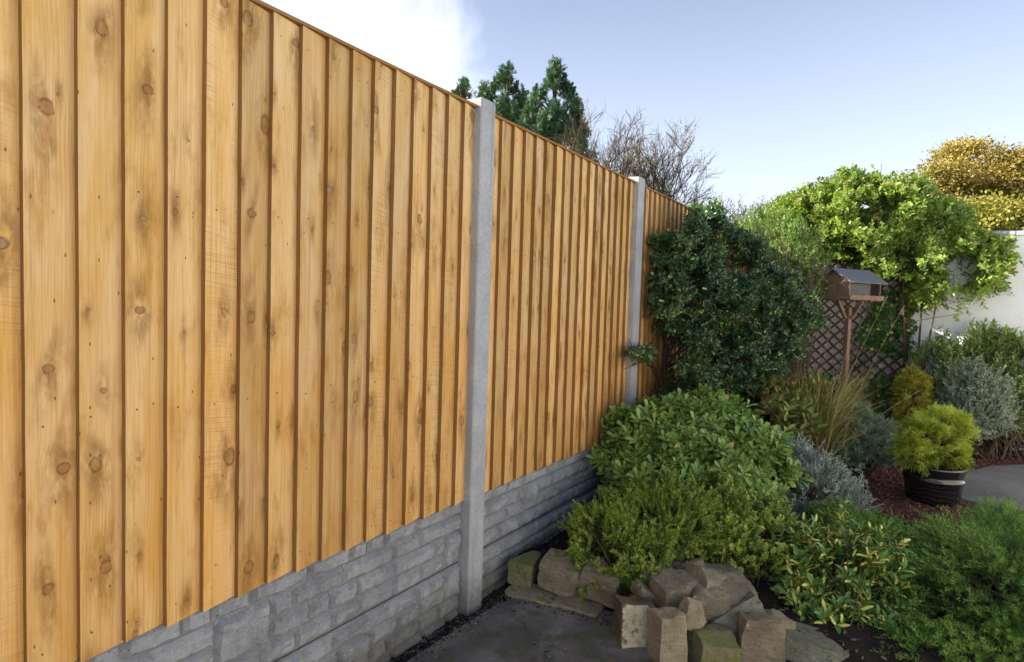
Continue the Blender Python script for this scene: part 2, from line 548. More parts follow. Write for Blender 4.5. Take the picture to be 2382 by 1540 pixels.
def sheet(name, x0, x1, y0, y1, nx, ny, hfun, mat):
    xs = np.linspace(x0, x1, nx); ys = np.linspace(y0, y1, ny)
    V = np.array([(x, y, hfun(x, y)) for y in ys for x in xs])
    Q = np.array([(j*nx+i, j*nx+i+1, (j+1)*nx+i+1, (j+1)*nx+i) for j in range(ny-1) for i in range(nx-1)])
    o = fast_mesh(name, V, Q, mat)
    return tag(o, kind='structure')

tag(mesh_obj('ground', [(-180, -160, -.06), (180, -160, -.06), (180, 200, -.06), (-180, 200, -.06)], [(0, 1, 2, 3)], M['rough_ground']), kind='structure')
# front yard concrete: reaches the bed edging; narrow soil strip along the fence
tag(mesh_obj('paving', [(.085, -5, 0), (4.3, -5, 0), (4.3, 2.2, 0), (2.4, 2.34, 0), (1.35, 2.36, 0), (.95, 2.5, 0), (.62, 2.62, 0), (.24, 2.55, 0), (.13, 2.36, 0), (.075, 1.0, 0)],
             [tuple(range(10))], M['concrete_floor']), kind='structure')

def smo(t):
    t = min(1, max(0, t)); return t*t*(3-2*t)
def bed_edge(x):           # front border of the bed
    return np.interp(x, [0, .62, .95, 1.3, 1.6, 2.4, 7.5], [2.62, 2.75, 2.72, 2.62, 2.66, 2.75, 2.75])
def bed_h(x, y):
    t = smo((y-bed_edge(x)+.05)/.22)
    h = -.035 + t*(.115 + .05*mnoise.noise((x*1.4, y*1.4, .3)) + .018*mnoise.noise((x*9, y*9, 1.3)))
    flat = smo((y-4.2)/.8)*smo((x-1.15)/.4)
    return h*(1-flat) + flat*(-.012)
sheet('soil_bed', -.03, 4.3, -4.9, 8.66, 90, 190, bed_h, M['soil'])

def mulch_h(x, y):
    return .018 + .012*mnoise.noise((x*7, y*7, 4.1)) + .006*mnoise.noise((x*25, y*25, 2.1))
sheet('mulch_bed', 1.25, 4.25, 4.95, 8.5, 90, 70, mulch_h, M['mulch'])

# a garden path of grey paving behind the pot
pa = [ground(2250, 1108), ground(2300, 1094), ground(2520, 1085), ground(2700, 1120), ground(2600, 1240), ground(2400, 1215), ground(2235, 1172), ground(2225, 1135)]
mb = MB()
mb.prism([(float(p[0]), float(p[1])) for p in pa], (1, 0, 0), (0, 1, 0), (0, 0, .05), (0, 0, -.005))
gp = mb.obj('path', plain_material('path_slab', (.085, .085, .085), (.14, .14, .142), 2.2, .7, .3, .2, .003), bevel=.008)
tag(gp, kind='structure')


# ------------------------------------------------------------------ numpy noise for clumping
def vnoise(P, scale, seed=0):
    P = np.asarray(P)*scale + seed*17.13
    i = np.floor(P).astype(np.int64); f = P-i; f = f*f*(3-2*f)
    def h(a, b, c):
        n = (a*73856093) ^ (b*19349663) ^ (c*83492791)
        n = (n ^ (n >> 13)) * 1274126177
        return ((n ^ (n >> 16)) & 0xffff)/65535.0
    r = 0
    for dx_ in (0, 1):
        for dy_ in (0, 1):
            for dz_ in (0, 1):
                w = (f[..., 0] if dx_ else 1-f[..., 0])*(f[..., 1] if dy_ else 1-f[..., 1])*(f[..., 2] if dz_ else 1-f[..., 2])
                r = r + w*h(i[..., 0]+dx_, i[..., 1]+dy_, i[..., 2]+dz_)
    return r

def unit(a):
    return a/np.maximum(np.linalg.norm(a, axis=-1, keepdims=True), 1e-9)
def perp(d):
    ref = np.where(np.abs(d[..., 2:3]) > .9, np.array([1.0, 0, 0]), np.array([0, 0, 1.0]))
    return unit(np.cross(d, ref))

OV = (np.array([(0, 0, 0), (.3, .46, .05), (.3, 0, -.03), (.3, -.46, .05), (.72, .36, .03), (.72, 0, -.05), (.72, -.36, .03), (1, 0, -.12)], float),
      [(0, 2, 1), (0, 3, 2), (1, 2, 5), (1, 5, 4), (2, 3, 6), (2, 6, 5), (4, 5, 7), (5, 6, 7)])
OB = (np.array([(0, 0, 0), (.45, .34, .04), (.45, 0, -.03), (.45, -.34, .04), (.8, .48, .03), (.8, 0, -.05), (.8, -.48, .03), (1, 0, -.1)], float),
      OV[1])
DI = (np.array([(0, 0, 0), (.5, .5, .07), (.5, -.5, .07), (1, 0, -.06)], float), [(0, 2, 1), (1, 2, 3)])
TR = (np.array([(0, .5, 0), (0, -.5, 0), (1, 0, 0)], float), [(0, 1, 2)])
ST = (np.array([(0, .4, 0), (0, -.4, 0), (.35, .5, .06), (.35, -.5, .06), (.7, .38, .03), (.7, -.38, .03), (1, 0, -.12)], float),
      [(0, 1, 3), (0, 3, 2), (2, 3, 5), (2, 5, 4), (4, 5, 6)])

class Leaves:
    def __init__(s):
        s.V = []; s.T = []; s.A = []; s.k = 0
    def add(s, P, D, N, L, Wd, tpl, rnd, lift=1.0):
        P = P.reshape(-1, 3); D = unit(D.reshape(-1, 3)); N = N.reshape(-1, 3)
        S = unit(np.cross(N, D)); N = np.cross(D, S)
        n = len(P)
        L = np.broadcast_to(np.asarray(L, float).reshape(-1), (n,)); Wd = np.broadcast_to(np.asarray(Wd, float).reshape(-1), (n,))
        rnd = np.broadcast_to(np.asarray(rnd, float).reshape(-1), (n,))
        t, f = tpl
        V = (P[:, None] + D[:, None]*(t[None, :, 0:1]*L[:, None, None]) + S[:, None]*(t[None, :, 1:2]*Wd[:, None, None])
             + N[:, None]*(t[None, :, 2:3]*L[:, None, None]*lift))
        a = np.empty((n, len(t), 3)); a[..., 0] = t[:, 0]; a[..., 1] = np.abs(t[:, 1])*2; a[..., 2] = rnd[:, None]
        fa = np.array(f)
        T = (np.arange(n)*len(t))[:, None, None] + fa[None] + s.k
        s.k += n*len(t)
        s.V.append(V.reshape(-1, 3)); s.A.append(a.reshape(-1, 3)); s.T.append(T.reshape(-1, 3))
    def obj(s, name, mat, parent=None, kind='stuff', clip=None):
        V = np.concatenate(s.V); A = np.concatenate(s.A); T = np.concatenate(s.T)
        if clip is not None:
            ok = clip(V); T = T[ok[T].all(1)]
        o = fast_mesh(name, V, T, mat, parent, {'lv': A})
        if kind: o['kind'] = kind
        return o

def tubes(name, polys, r0, r1, mat, parent, sides=4, kind='stuff'):
    """polys (T,m,3); radius tapers r0->r1 (scalars or (T,))"""
    polys = np.asarray(polys, float)
    T, m, _ = polys.shape
    d = unit(np.gradient(polys, axis=1))
    a = perp(d); b = np.cross(d, a)
    t = np.linspace(0, 1, m)[None, :, None]
    r = np.broadcast_to(np.asarray(r0, float).reshape(-1, 1, 1), (T, 1, 1))*(1-t) + np.broadcast_to(np.asarray(r1, float).reshape(-1, 1, 1), (T, 1, 1))*t
    ang = np.arange(sides)*2*math.pi/sides
    V = polys[:, :, None] + r[:, :, None]*(a[:, :, None]*np.cos(ang)[None, None, :, None] + b[:, :, None]*np.sin(ang)[None, None, :, None])
    idx = np.arange(T*m*sides).reshape(T, m, sides)
    q = np.stack([idx[:, :-1], np.roll(idx, -1, 2)[:, :-1], np.roll(idx, -1, 2)[:, 1:], idx[:, 1:]], -1).reshape(-1, 4)
    o = fast_mesh(name, V.reshape(-1, 3), q, mat, parent)
    if kind: o['kind'] = kind
    return o

# ------------------------------------------------------------------ crown sampling
def lobe(px, py, Z, rx, ry, rd=None):
    c = at(px, py, Z)
    a = rx*Z/F; b = ry*Z/F
    return (c, np.array([a, rd if rd else (a*b)**.5, b]))

def l_world(c, rx, rd, rz):
    return (np.array(c, float), np.array([rx, rd, rz], float))

AX = np.stack([HR, HF, ZU])        # lobe axes

def sample(lobes, n, rng, lo=.72, hi=1.03, zmin=-.55, gap=0.0, gscale=5.0, inner=.78, clip=None):
    """points near the outside of a union of ellipsoids, with outward normals"""
    w = np.array([(r[0]*r[1]+r[0]*r[2]+r[1]*r[2]) for _, r in lobes]); w = w/w.sum()
    li = rng.choice(len(lobes), n*3, p=w)
    d = unit(rng.normal(size=(n*3, 3)))
    d[:, 2] = np.where(d[:, 2] < zmin, -d[:, 2], d[:, 2])
    C = np.array([c for c, _ in lobes])[li]; Rr = np.array([r for _, r in lobes])[li]
    s = lo+(hi-lo)*rng.random(n*3)**.7
    bump = 1+.34*(vnoise(d*1.0+li[:, None]*3.1, 2.4, 3)-.5)*2
    P = C + (d*Rr*s[:, None]*bump[:, None]) @ AX
    Nn = unit((d/Rr) @ AX)
    ok = np.ones(len(P), bool)
    for j, (c, r) in enumerate(lobes):
        q = ((P-c) @ AX.T)/r
        ok &= ~(((q**2).sum(1) < inner**2) & (li != j))
    if gap:
        ok &= vnoise(P, gscale, 5) > gap
    if clip is not None:
        ok &= clip(P)
    P, Nn = P[ok][:n], Nn[ok][:n]
    return P, Nn

def garden(P):          # stay on the garden side of the fence
    return P[:, 0] > .055

def stems_to(base, tips, rng, m=5, sag=.15, spread=.06):
    T = len(tips)
    b = np.asarray(base, float)[None] + np.c_[rng.normal(size=(T, 2))*spread, np.zeros(T)]
    t = np.linspace(0, 1, m)[None, :, None]
    mid = b*.45 + tips*.55; mid = mid + np.array([0, 0, 1.0])*sag*np.linalg.norm(tips-b, axis=1, keepdims=True)*.5
    mid += rng.normal(size=mid.shape)*.02
    return b[:, None]*(1-t)**2 + 2*mid[:, None]*t*(1-t) + tips[:, None]*t**2

def sprigs(LV, tips, dirs, rng, k, length, L, Wd, tpl, ang=55, up=.0, rnd_t=None, whorl=False, droop=0.0, flat=False, jitter=.25, lvar=.3):
    """k leaves on every twig; twig runs length back from the tip"""
    T = len(tips)
    d = unit(dirs); a = perp(d); b = np.cross(d, a)
    if flat:      # leaves in two rows in a roughly horizontal plane
        a = unit(np.cross(d, np.array([0, 0, 1.0]))+rng.normal(size=d.shape)*.15); b = np.cross(a, d)
    tt = (np.arange(k)+.5)/k
    tt = tt[None, :] + rng.random((T, k))*.6/k
    if whorl:
        ph = np.arange(k)[None, :]*2.39996 + rng.random((T, 1))*6.28
        an = np.radians(ang)*(1.15-.75*tt) + rng.normal(size=(T, k))*.14
        pos_ = tips[:, None] - d[:, None]*(length*(1-tt))[..., None]*.5
    else:
        ph = (np.arange(k)[None, :]*(math.pi if flat else 2.39996)) + (rng.random((T, 1))*6.28 if not flat else 0) + rng.normal(size=(T, k))*jitter
        an = np.radians(ang)*(1.1-.45*tt) + rng.normal(size=(T, k))*jitter*.6
        pos_ = tips[:, None] - d[:, None]*(length*(1-tt))[..., None]
    rad = a[:, None]*np.cos(ph)[..., None] + b[:, None]*np.sin(ph)[..., None]
    D = d[:, None]*np.cos(an)[..., None] + rad*np.sin(an)[..., None]
    D = D + np.array([0, 0, 1.0])*(up-droop)
    N = d[:, None]*np.sin(an)[..., None] - rad*np.cos(an)[..., None] + rng.normal(size=D.shape)*.15
    s = 1 + (rng.random((T, k))-.5)*2*lvar
    rr = rng.random((T, 1))*.6 if rnd_t is None else rnd_t[:, None]
    R_ = np.clip(rr + rng.random((T, k))*.4, 0, 1)
    LV.add(pos_, D, N, L*s, Wd*s, tpl, R_)
    return pos_, D, N, L*s, Wd*s, R_

# ------------------------------------------------------------------ fence
Z0, Z1 = .52, 2.35            # bottom and top of the timber panels
POSTW, PROUD = .112, .052
post_y = [2.222 + 1.9*k for k in range(-2, 4)]     # near edge of each post
rngw = random.Random(11)

def make_board(y, w, parent, seed, xoff, zb, zt):
    rr = random.Random(seed)
    n = 12
    prof = [(0.0, .027), (w*.33, .0195), (w*.66, .0120), (w, .003), (w, -.004), (0.0, .0065), (0.0, .027)]
    V = []; A = []; Ed = []
    ox, oy, rb = rr.random()*40, rr.random()*60, rr.random()
    ph, am = rr.random()*6.28, rr.uniform(.0004, .0016)
    lean = rr.uniform(-.002, .002)
    for i in range(n+1):
        t = i/n
        z = zb + (zt-zb)*t
        bow = am*math.sin(t*3.1+ph)
        ey = rr.uniform(-.0007, .0007)
        for j, (a, b) in enumerate(prof):
            V.append((xoff + b + bow, y + a + lean*(t-.5) + (ey if j in (0, 5, 6) else 0), z))
            ea = a + (b*1.0 if j < 4 else -b)
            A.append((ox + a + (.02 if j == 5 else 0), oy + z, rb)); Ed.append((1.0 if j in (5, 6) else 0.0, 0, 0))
    k = len(prof); Fc = []
    for i in range(n):
        for j in range(k):
            q = (j+1) % k
            if j == k-1: continue
            Fc.append((i*k+j, i*k+q, (i+1)*k+q, (i+1)*k+j))
    Fc.append(tuple(range(k-1))[::-1]); Fc.append(tuple(n*k+j for j in range(k-1)))
    o = mesh_obj('board', V, Fc, M['board'], parent)
    at_ = o.data.attributes.new('wuv', 'FLOAT_VECTOR', 'POINT')
    at_.data.foreach_set('vector', np.array(A, np.float32).ravel())
    at_ = o.data.attributes.new('sawn_or_shaded', 'FLOAT_VECTOR', 'POINT')
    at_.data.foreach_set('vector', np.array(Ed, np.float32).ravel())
    return o

M['rail'] = plain_material('rail_wood', (.40, .24, .10), (.5, .3, .13), 12, .8, .2, .3, .002)
M['nail'] = plain_material('nail_head', (.09, .07, .05), (.16, .12, .09), 200, .6, .4, .1, .001)
def capping(y0, y1, parent, seed):
    rr = random.Random(seed)
    prof = [(-.030, -.004), (.030, -.004), (.032, .006), (.004, .020), (-.030, .016)]
    V = []; A = []; n = 8; k = 5
    ox = rr.random()*50
    for i in range(n+1):
        y = y0 + (y1-y0)*i/n
        s = .0015*math.sin(i*1.3+seed)
        for (a, b) in prof:
            V.append((a, y, Z1+.002+b+s)); A.append((ox+a*1.2+b, ox*2+y, rr.random()*.01+.35))
    Fc = [(i*k+j, (i+1)*k+j, (i+1)*k+(j+1) % k, i*k+(j+1) % k) for i in range(n) for j in range(k)]
    Fc += [tuple(range(k)), tuple(n*k+j for j in range(k))[::-1]]
    o = mesh_obj('capping', V, Fc, M['board'], parent)
    ae = o.data.attributes.new('sawn_or_shaded', 'FLOAT_VECTOR', 'POINT')
    ae.data.foreach_set('vector', np.ones(len(V)*3, np.float32)*.62)  # whole capping darkened, painting in the shade on its front
    at_ = o.data.attributes.new('wuv', 'FLOAT_VECTOR', 'POINT')
    at_.data.foreach_set('vector', np.array(A, np.float32).ravel())

panel_lab = ['timber fence panel beside the camera, outside the view to the left',
             'largest timber fence panel at left, between frame edge and nearest concrete post',
             'middle timber fence panel between the two concrete posts in clear view',
             'timber fence panel half hidden behind the dark evergreen bush, beyond the farther clear post',
             'far timber fence panel glimpsed through the top of the dark bush',
             'short far end of timber fence meeting the white wall']
def ranges():
    r = []
    for k in range(-1, 5):
        y0 = (post_y[k+0] if k >= 0 else post_y[0])
    for i in range(len(post_y)-1):
        r.append((post_y[i]+POSTW-.012, post_y[i+1]+.012))
    r.append((post_y[-1]+POSTW-.012, 8.6))
    return r
PR = ranges()
for i, (a, b) in enumerate(PR):
    pe = thing('fence_panel', panel_lab[i], 'fence panel', (0, (a+b)/2, Z0), group='featheredge timber panels of the fence')
    nb = max(1, round((b-a)/.1065)); pitch = (b-a)/nb
    nails = MB()
    for q in range(nb):
        y = a + q*pitch
        w = pitch+.018 if q < nb-1 else pitch-.001
        jz = rngw.uniform(-.004, .004)
        make_board(y + rngw.uniform(-.002, .002), w, pe, i*100+q, rngw.uniform(-.0008, .0012), Z0+jz, Z1-.003)
        for hz in (Z0+.055, Z0+.62, Z0+1.2, Z1-.07):
            yy = y+.030+rngw.uniform(-.006, .006); zz_ = hz+rngw.uniform(-.012, .012)
            nails.lathe([(0.0001, .0009), (.0028, .0006), (.0030, -.004)], (0, 0, 0), 6)
            k0 = len(nails.v)-18
            for v in range(k0, len(nails.v)):
                X, Y, Z_ = nails.v[v]
                nails.v[v] = (.027-.024*.24+Z_+.0009, yy+X, zz_+Y)
    no = nails.obj('nails', M['nail'], pe)
    no['kind'] = 'stuff'
    capping(a+.012, b-.012, pe, i*7+3)
    for hz in (Z0+.06, Z0+.9, Z1-.1):
        mb = MB(); mb.box((-.028, (a+b)/2, hz), (.019, (b-a)/2-.001, .035))
        mb.obj('back_rail', M['rail'], pe)

post_lab = ['concrete fence post behind the camera', 'concrete fence post just outside the left edge of the view',
            'nearest grey concrete fence post, standing full height beside the concrete yard',
            'second grey concrete fence post, its foot hidden by the broad-leaved shrub',
            'concrete fence post hidden behind the dark evergreen bush',
            'farthest concrete fence post, near the white wall']
for i, y in enumerate(post_y):
    V = []; k = 8
    c = .006
    x0, x1, ya, yb = -.05, PROUD, y, y+POSTW
    ring = [(x0+c, ya), (x1-c, ya), (x1, ya+c), (x1, yb-c), (x1-c, yb), (x0+c, yb), (x0, yb-c), (x0, ya+c)]
    levels = [-.1, .3, .7, 1.1, 1.5, 1.9, Z1+.03, Z1+.040]
    rr = random.Random(50+i)
    for li, z in enumerate(levels):
        for (a, b) in ring:
            sx = 0
            zz_ = z
            if li == len(levels)-1:         # weathered top: rounded towards the back
                a = a*.93+.001; b = y+POSTW/2+(b-y-POSTW/2)*.9
                zz_ = z + .012*(1-abs((a-x0)/(x1-x0)-.35))
            V.append((a+rr.uniform(-.0006, .0006), b+rr.uniform(-.0006, .0006), zz_))
    Fc = [(l*k+j, l*k+(j+1) % k, (l+1)*k+(j+1) % k, (l+1)*k+j) for l in range(len(levels)-1) for j in range(k)]
    Fc.append(tuple((len(levels)-1)*k+j for j in range(k)))
    o = mesh_obj('concrete_post', V, Fc, M['post'])
    tag(o, post_lab[i], 'fence post', 'concrete posts of the fence')

# rock-faced gravel boards, each cast block a piece of its own
def block_mesh(w, h, seed, res=.012):
    nx, ny = max(4, int(w/res)), max(4, int(h/res))
    V = []
    rr = random.Random(seed)
    s = rr.random()*90
    for j in range(ny+1):
        for i in range(nx+1):
            u, v = i/nx, j/ny
            e = min(u*w, (1-u)*w, v*h, (1-v)*h)
            edge = smo(e/(.007+.010*max(0, mnoise.noise((u*w*30+s, v*h*30, s)))))
            p = (u*w*13+s, v*h*13+s*2, s)
            hgt = .015+.008*mnoise.noise(p) + .006*(1-abs(mnoise.noise((p[0]*1.9, p[1]*1.7, s+4)))*2) + .004*mnoise.noise((p[0]*4.3, p[1]*4.0, s))
            hgt += .010*(v-.35)
            hgt = max(.005, min(.030, hgt))*edge
            jx = (0 if i in (0, nx) else rr.uniform(-.003, .003)); jz = (0 if j in (0, ny) else rr.uniform(-.003, .003))
            V.append((hgt, u*w+jx, v*h+jz))
    n = nx+1
    Fc = []
    for j in range(ny):
        for i in range(nx):
            a, b, c, d = j*n+i, j*n+i+1, (j+1)*n+i+1, (j+1)*n+i
            Fc.append((a, b, c, d))
    return V, Fc

XB = -.012     # face of the cast slab
gl = [['upper', 'lower'], ]
gb_lab = {0: ('upper rock-faced gravel board beside the camera, outside the view to the left', 'lower rock-faced gravel board beside the camera, outside the view to the left'),
          1: ('upper rock-faced concrete gravel board under the largest timber panel', 'lower rock-faced concrete gravel board at ground under the largest timber panel'),
          2: ('upper rock-faced concrete gravel board under the middle timber panel', 'lower rock-faced concrete gravel board under middle panel, running behind the edging stones'),
          3: ('upper rock-faced concrete gravel board hidden behind the shrubs past the second post', 'lower rock-faced concrete gravel board hidden behind the shrubs past the second post'),
          4: ('upper plain gravel board under the far timber panel', 'lower plain gravel board under the far timber panel'),
          5: ('upper gravel board at the far end of the fence', 'lower gravel board at the far end of the fence')}
for i, (a, b) in enumerate(PR):
    for lv_, (zb, zt) in enumerate(((.218, Z0+.012), (-.085, .212))):
        ge = thing('gravel_board', gb_lab[i][lv_], 'gravel board', (0, (a+b)/2, zb), group='rock-faced gravel boards under the fence')
        mb = MB()
        mb.box((XB-.025, (a+b)/2, (zb+zt)/2), (.025, (b-a)/2-.001, (zt-zb)/2))
        mb.obj('slab', M['joint'], ge, bevel=.004)
        if i in (0, 4, 5):
            if i != 0:
                continue
        rr = random.Random(300+i*10+lv_)
        rows = 4
        rh = (zt-zb-.010)/rows
        busy = [[] for _ in range(rows)]
        for r_ in range(rows):
            y = a+.016
            while y < b-.05:
                blk = [s for s in busy[r_] if s[0]-.002 <= y < s[1]-.002]
                if blk:
                    y = blk[0][1]; continue
                nxt = min([s[0] for s in busy[r_] if s[0] > y] + [b-.016])
                w = rr.choice((.09, .13, .16, .19, .22, .26))
                if nxt-y-w < .07: w = nxt-y
                hh = 1
                if r_ < rows-1 and rr.random() < .15 and w > .12 and not any(s[0] < y+w and s[1] > y for s in busy[r_+1]):
                    hh = 2
                    busy[r_+1].append((y, y+w))
                if zb + .005 + (r_+hh)*rh > -.02:
                    V, Fc = block_mesh(w-.008, rh*hh-.008, rr.randrange(9999))
                    z_ = zb+.005+r_*rh+.0045
                    mesh_obj('stone_block', [(p[0]+XB+.0005, p[1]+y+.0045, p[2]+z_) for p in V], Fc, M['gravel_board'], ge)
                y += w

# ------------------------------------------------------------------ white rendered wall across the end of the garden
g = G('white_render')
p = g.pos()
n1 = g.noise(p, 55.0, 4.0, .6); n2 = g.noise(p, 2.2, 5.0, .6); n3 = g.noise(g.vmath('MULTIPLY', p, (7, 1, .7)), 1.0, 4.0)
c = g.mix(g.mul(g.smooth(n2, .45, .75), .35), (.87, .87, .86), (.76, .76, .74))
c = g.mix(g.mul(g.smooth(n3, .60, .78), .25), c, (.60, .60, .56))
M['render'] = g.done(g.bsdf(c, .85, .2, g.bump(n1, .8, .008)))
WY = 8.6
wall = thing('garden_wall', 'white rough-rendered wall closing the end of the garden', 'wall', (3.0, WY, 0))
WX = 4.3
mb = MB(); mb.box((WX/2+.08, WY+.11, 1.17), (WX/2+.13, .11, 1.19))
mb.obj('wall_face', M['render'], wall)
mb = MB(); mb.box((WX+.105, WY/2-2.5-.005, 1.17), (.11, WY/2+2.5, 1.19))
mb.obj('bounce_wall', M['render'], wall)  # unseen side wall, added to bounce sunlight onto the shaded fence
y = -4.99  # coping along the added side wall
while y < WY-.3:
    w = min(.9, WY-.05-y)
    mb = MB()
    mb.prism([(-.042, .045), (-.035, 0), (.255, 0), (.262, .045), (.11, .075)], (1, 0, 0), (0, 0, 1), (0, w-.006, 0), (WX, y, 2.36))
    mb.obj('coping_stone', M['post'], wall, bevel=.006)
    y += w
k = 0
x = -.06
while x < WX-.1:
    mb = MB(); w = min(.9, WX+.26-x)
    mb.prism([(-.035, 0), (.255, 0), (.262, .045), (.11, .075), (-.042, .045)], (0, 1, 0), (0, 0, 1), (w-.006, 0, 0), (x, WY, 2.36))
    mb.obj('coping_stone', M['post'], wall, bevel=.006)
    x += w

# ------------------------------------------------------------------ diamond trellis on the wall
M['trellis'] = plain_material('trellis_wood', (.085, .048, .028), (.14, .082, .048), 30, .85, .2, .4, .003, (1, 1, .25))
TX0, TX1, TZ0, TZ1, TY = .55, 1.70, .10, 2.10, 8.50
tre = thing('trellis', 'brown diamond lattice trellis standing against the white wall behind the bird table', 'trellis', ((TX0+TX1)/2, TY, 0))
for x in (TX0, TX1):
    mb = MB(); mb.box((x, TY, (TZ1)/2), (.024, .024, TZ1/2+.02)); mb.obj('post', M['trellis'], tre, bevel=.003)
for z in (TZ0, TZ1):
    mb = MB(); mb.box(((TX0+TX1)/2, TY, z), ((TX1-TX0)/2-.025, .014, .018)); mb.obj('rail', M['trellis'], tre)
rr = random.Random(4)
for sgn, yo in ((1, -.007), (-1, .007)):
    c0 = -(TZ1-TZ0)
    step = .132
    s = TX0 - (TZ1-TZ0) if sgn > 0 else TX0
    while s < (TX1 if sgn > 0 else TX1+(TZ1-TZ0)):
        # line x = s + sgn*(z-TZ0); clip to frame
        pts = []
        za = TZ0 + max(0, ((TX0+.02-s) if sgn > 0 else (s-TX1+.02)))
        zb_ = TZ0 + min(TZ1-TZ0, ((TX1-.02-s) if sgn > 0 else (s-TX0-.02)))
        if zb_-za > .06:
            xa, xb = s+sgn*(za-TZ0), s+sgn*(zb_-TZ0)
            L = math.hypot(xb-xa, zb_-za)
            Mx = Matrix.Rotation(math.atan2(zb_-za, xb-xa)*-1, 3, 'Y')
            mb = MB()
            mb.box(((xa+xb)/2, TY+yo+rr.uniform(-.001, .001), (za+zb_)/2), (L/2, .0055, .0125), Mx)
            mb.obj('slat', M['trellis'], tre)
        s += step

# ------------------------------------------------------------------ stones
def stone(name, label, cat, loc, half, rot, seed, mat, group=None, chamf=.22, rough=.10, cuts=2, zlock=None):
    """hewn block: box grid pushed towards a rounded block, uneven faces, a few planar breaks"""
    rr = random.Random(seed)
    n = 10
    idx = {}; V = []; Fc = []
    def vid(p):
        k_ = tuple(round(c_, 4) for c_ in p)
        if k_ not in idx:
            idx[k_] = len(V); V.append(Vector(p))
        return idx[k_]
    for ax in range(3):
        for sg in (-1, 1):
            for i in range(n):
                for j in range(n):
                    q = []
                    for (di, dj) in ((0, 0), (1, 0), (1, 1), (0, 1)):
                        p = [0, 0, 0]
                        p[ax] = sg; p[(ax+1) % 3] = -1+2*(i+di)/n; p[(ax+2) % 3] = -1+2*(j+dj)/n
                        q.append(vid(p))
                    Fc.append(tuple(q if sg > 0 else q[::-1]))
    H = Vector(half)
    pl = []
    for _ in range(cuts):
        d = Vector((rr.uniform(-1, 1), rr.uniform(-1, 1), rr.uniform(-.2, 1))).normalized()
        pl.append((d, rr.uniform(.80, 1.10)))
    corner = {(a, b, c_): Vector((rr.uniform(-.16, .10), rr.uniform(-.16, .10), rr.uniform(-.16, .08))) for a in (-1, 1) for b in (-1, 1) for c_ in (-1, 1)}
    out = []
    for v in V:
        # uneven hexahedron
        w = Vector((0, 0, 0))
        for cnr, off in corner.items():
            f_ = (1+v.x*cnr[0])*(1+v.y*cnr[1])*(1+v.z*cnr[2])/8
            w += Vector((off.x*cnr[0], off.y*cnr[1], off.z*cnr[2]))*f_
        p = v + w
        # round the arrises
        m_ = (abs(v.x)**12+abs(v.y)**12+abs(v.z)**12)**(1/12)
        p = p*(1-chamf) + p*(chamf/m_)
        for d, o_ in pl:
            t = p.dot(d)-o_
            if t > 0: p -= d*t*.97
        nn = mnoise.noise((v.x*1.7+seed, v.y*1.7, v.z*1.7+seed*.3))*rough + mnoise.noise((v.x*4.5, v.y*4.5+seed, v.z*4.5))*rough*.4 + mnoise.noise((v.x*11, v.y*11+seed, v.z*11))*rough*.16
        p = p*(1+nn)
        out.append(Vector((p.x*H.x, p.y*H.y, p.z*H.z)))
    o = mesh_obj(name, out, Fc, mat, smooth=True)
    o.rotation_euler = rot
    Mx = o.rotation_euler.to_matrix()
    if zlock is not None:
        low = min((Mx @ v).z for v in out)
        loc = (loc[0], loc[1], zlock-low)
    o.location = [float(q) for q in loc]
    o.data.set_sharp_from_angle(angle=math.radians(33))
    return tag(o, label, cat, group)

S_SAND = stone_material('sandstone', (.16, .13, .085), (.27, .22, .15), .15, .2)
S_GREY = stone_material('grey_sandstone', (.17, .145, .10), (.28, .245, .175), .2, .35)
S_MOSS = stone_material('mossy_sandstone', (.15, .13, .08), (.25, .21, .13), .75, .1)
S_GREEN = stone_material('green_grey_stone', (.14, .14, .105), (.22, .215, .17), .38, .1, mosscol=(.05, .075, .03))
S_PAINT = stone_material('painted_stone', (.085, .075, .045), (.15, .13, .08), .2, .1, paint=1.0)
S_WARM = stone_material('buff_stone', (.23, .185, .115), (.37, .31, .20), .08, .3)
S_PALE = stone_material('pale_stone', (.55, .54, .50), (.70, .69, .66), .0, .0)

yawc = YAW
def R3(rx, ry, rz): return (math.radians(rx), math.radians(ry), math.radians(rz)+yawc)
GE = 'edging stones of the planting bed'
def gnd(px, py, Z, z=0):  # place above ground at pixel column, at depth Z
    q = at(px, py, Z); return q
# edging course
eds = [(1221, 1338, 3.13, (.068, .085, .062), (2, 3, -22), 21, S_MOSS, 'mossy green edging stone beside the fence, first of the row'),
       (1308, 1358, 3.06, (.105, .10, .066), (3, 4, -26), 22, S_GREY, 'grey-brown edging stone, second from the fence'),
       (1403, 1380, 2.99, (.105, .095, .068), (4, 6, -30), 23, S_SAND, 'brown edging stone, third from the fence, under the heather')]
for (px, py, Z, hf, ro, sd, mt, lb) in eds:
    stone('edging_stone', lb, 'stone', at(px, py, Z), hf, R3(*ro), sd, mt, GE, chamf=.30, rough=.07, cuts=1, zlock=.012)
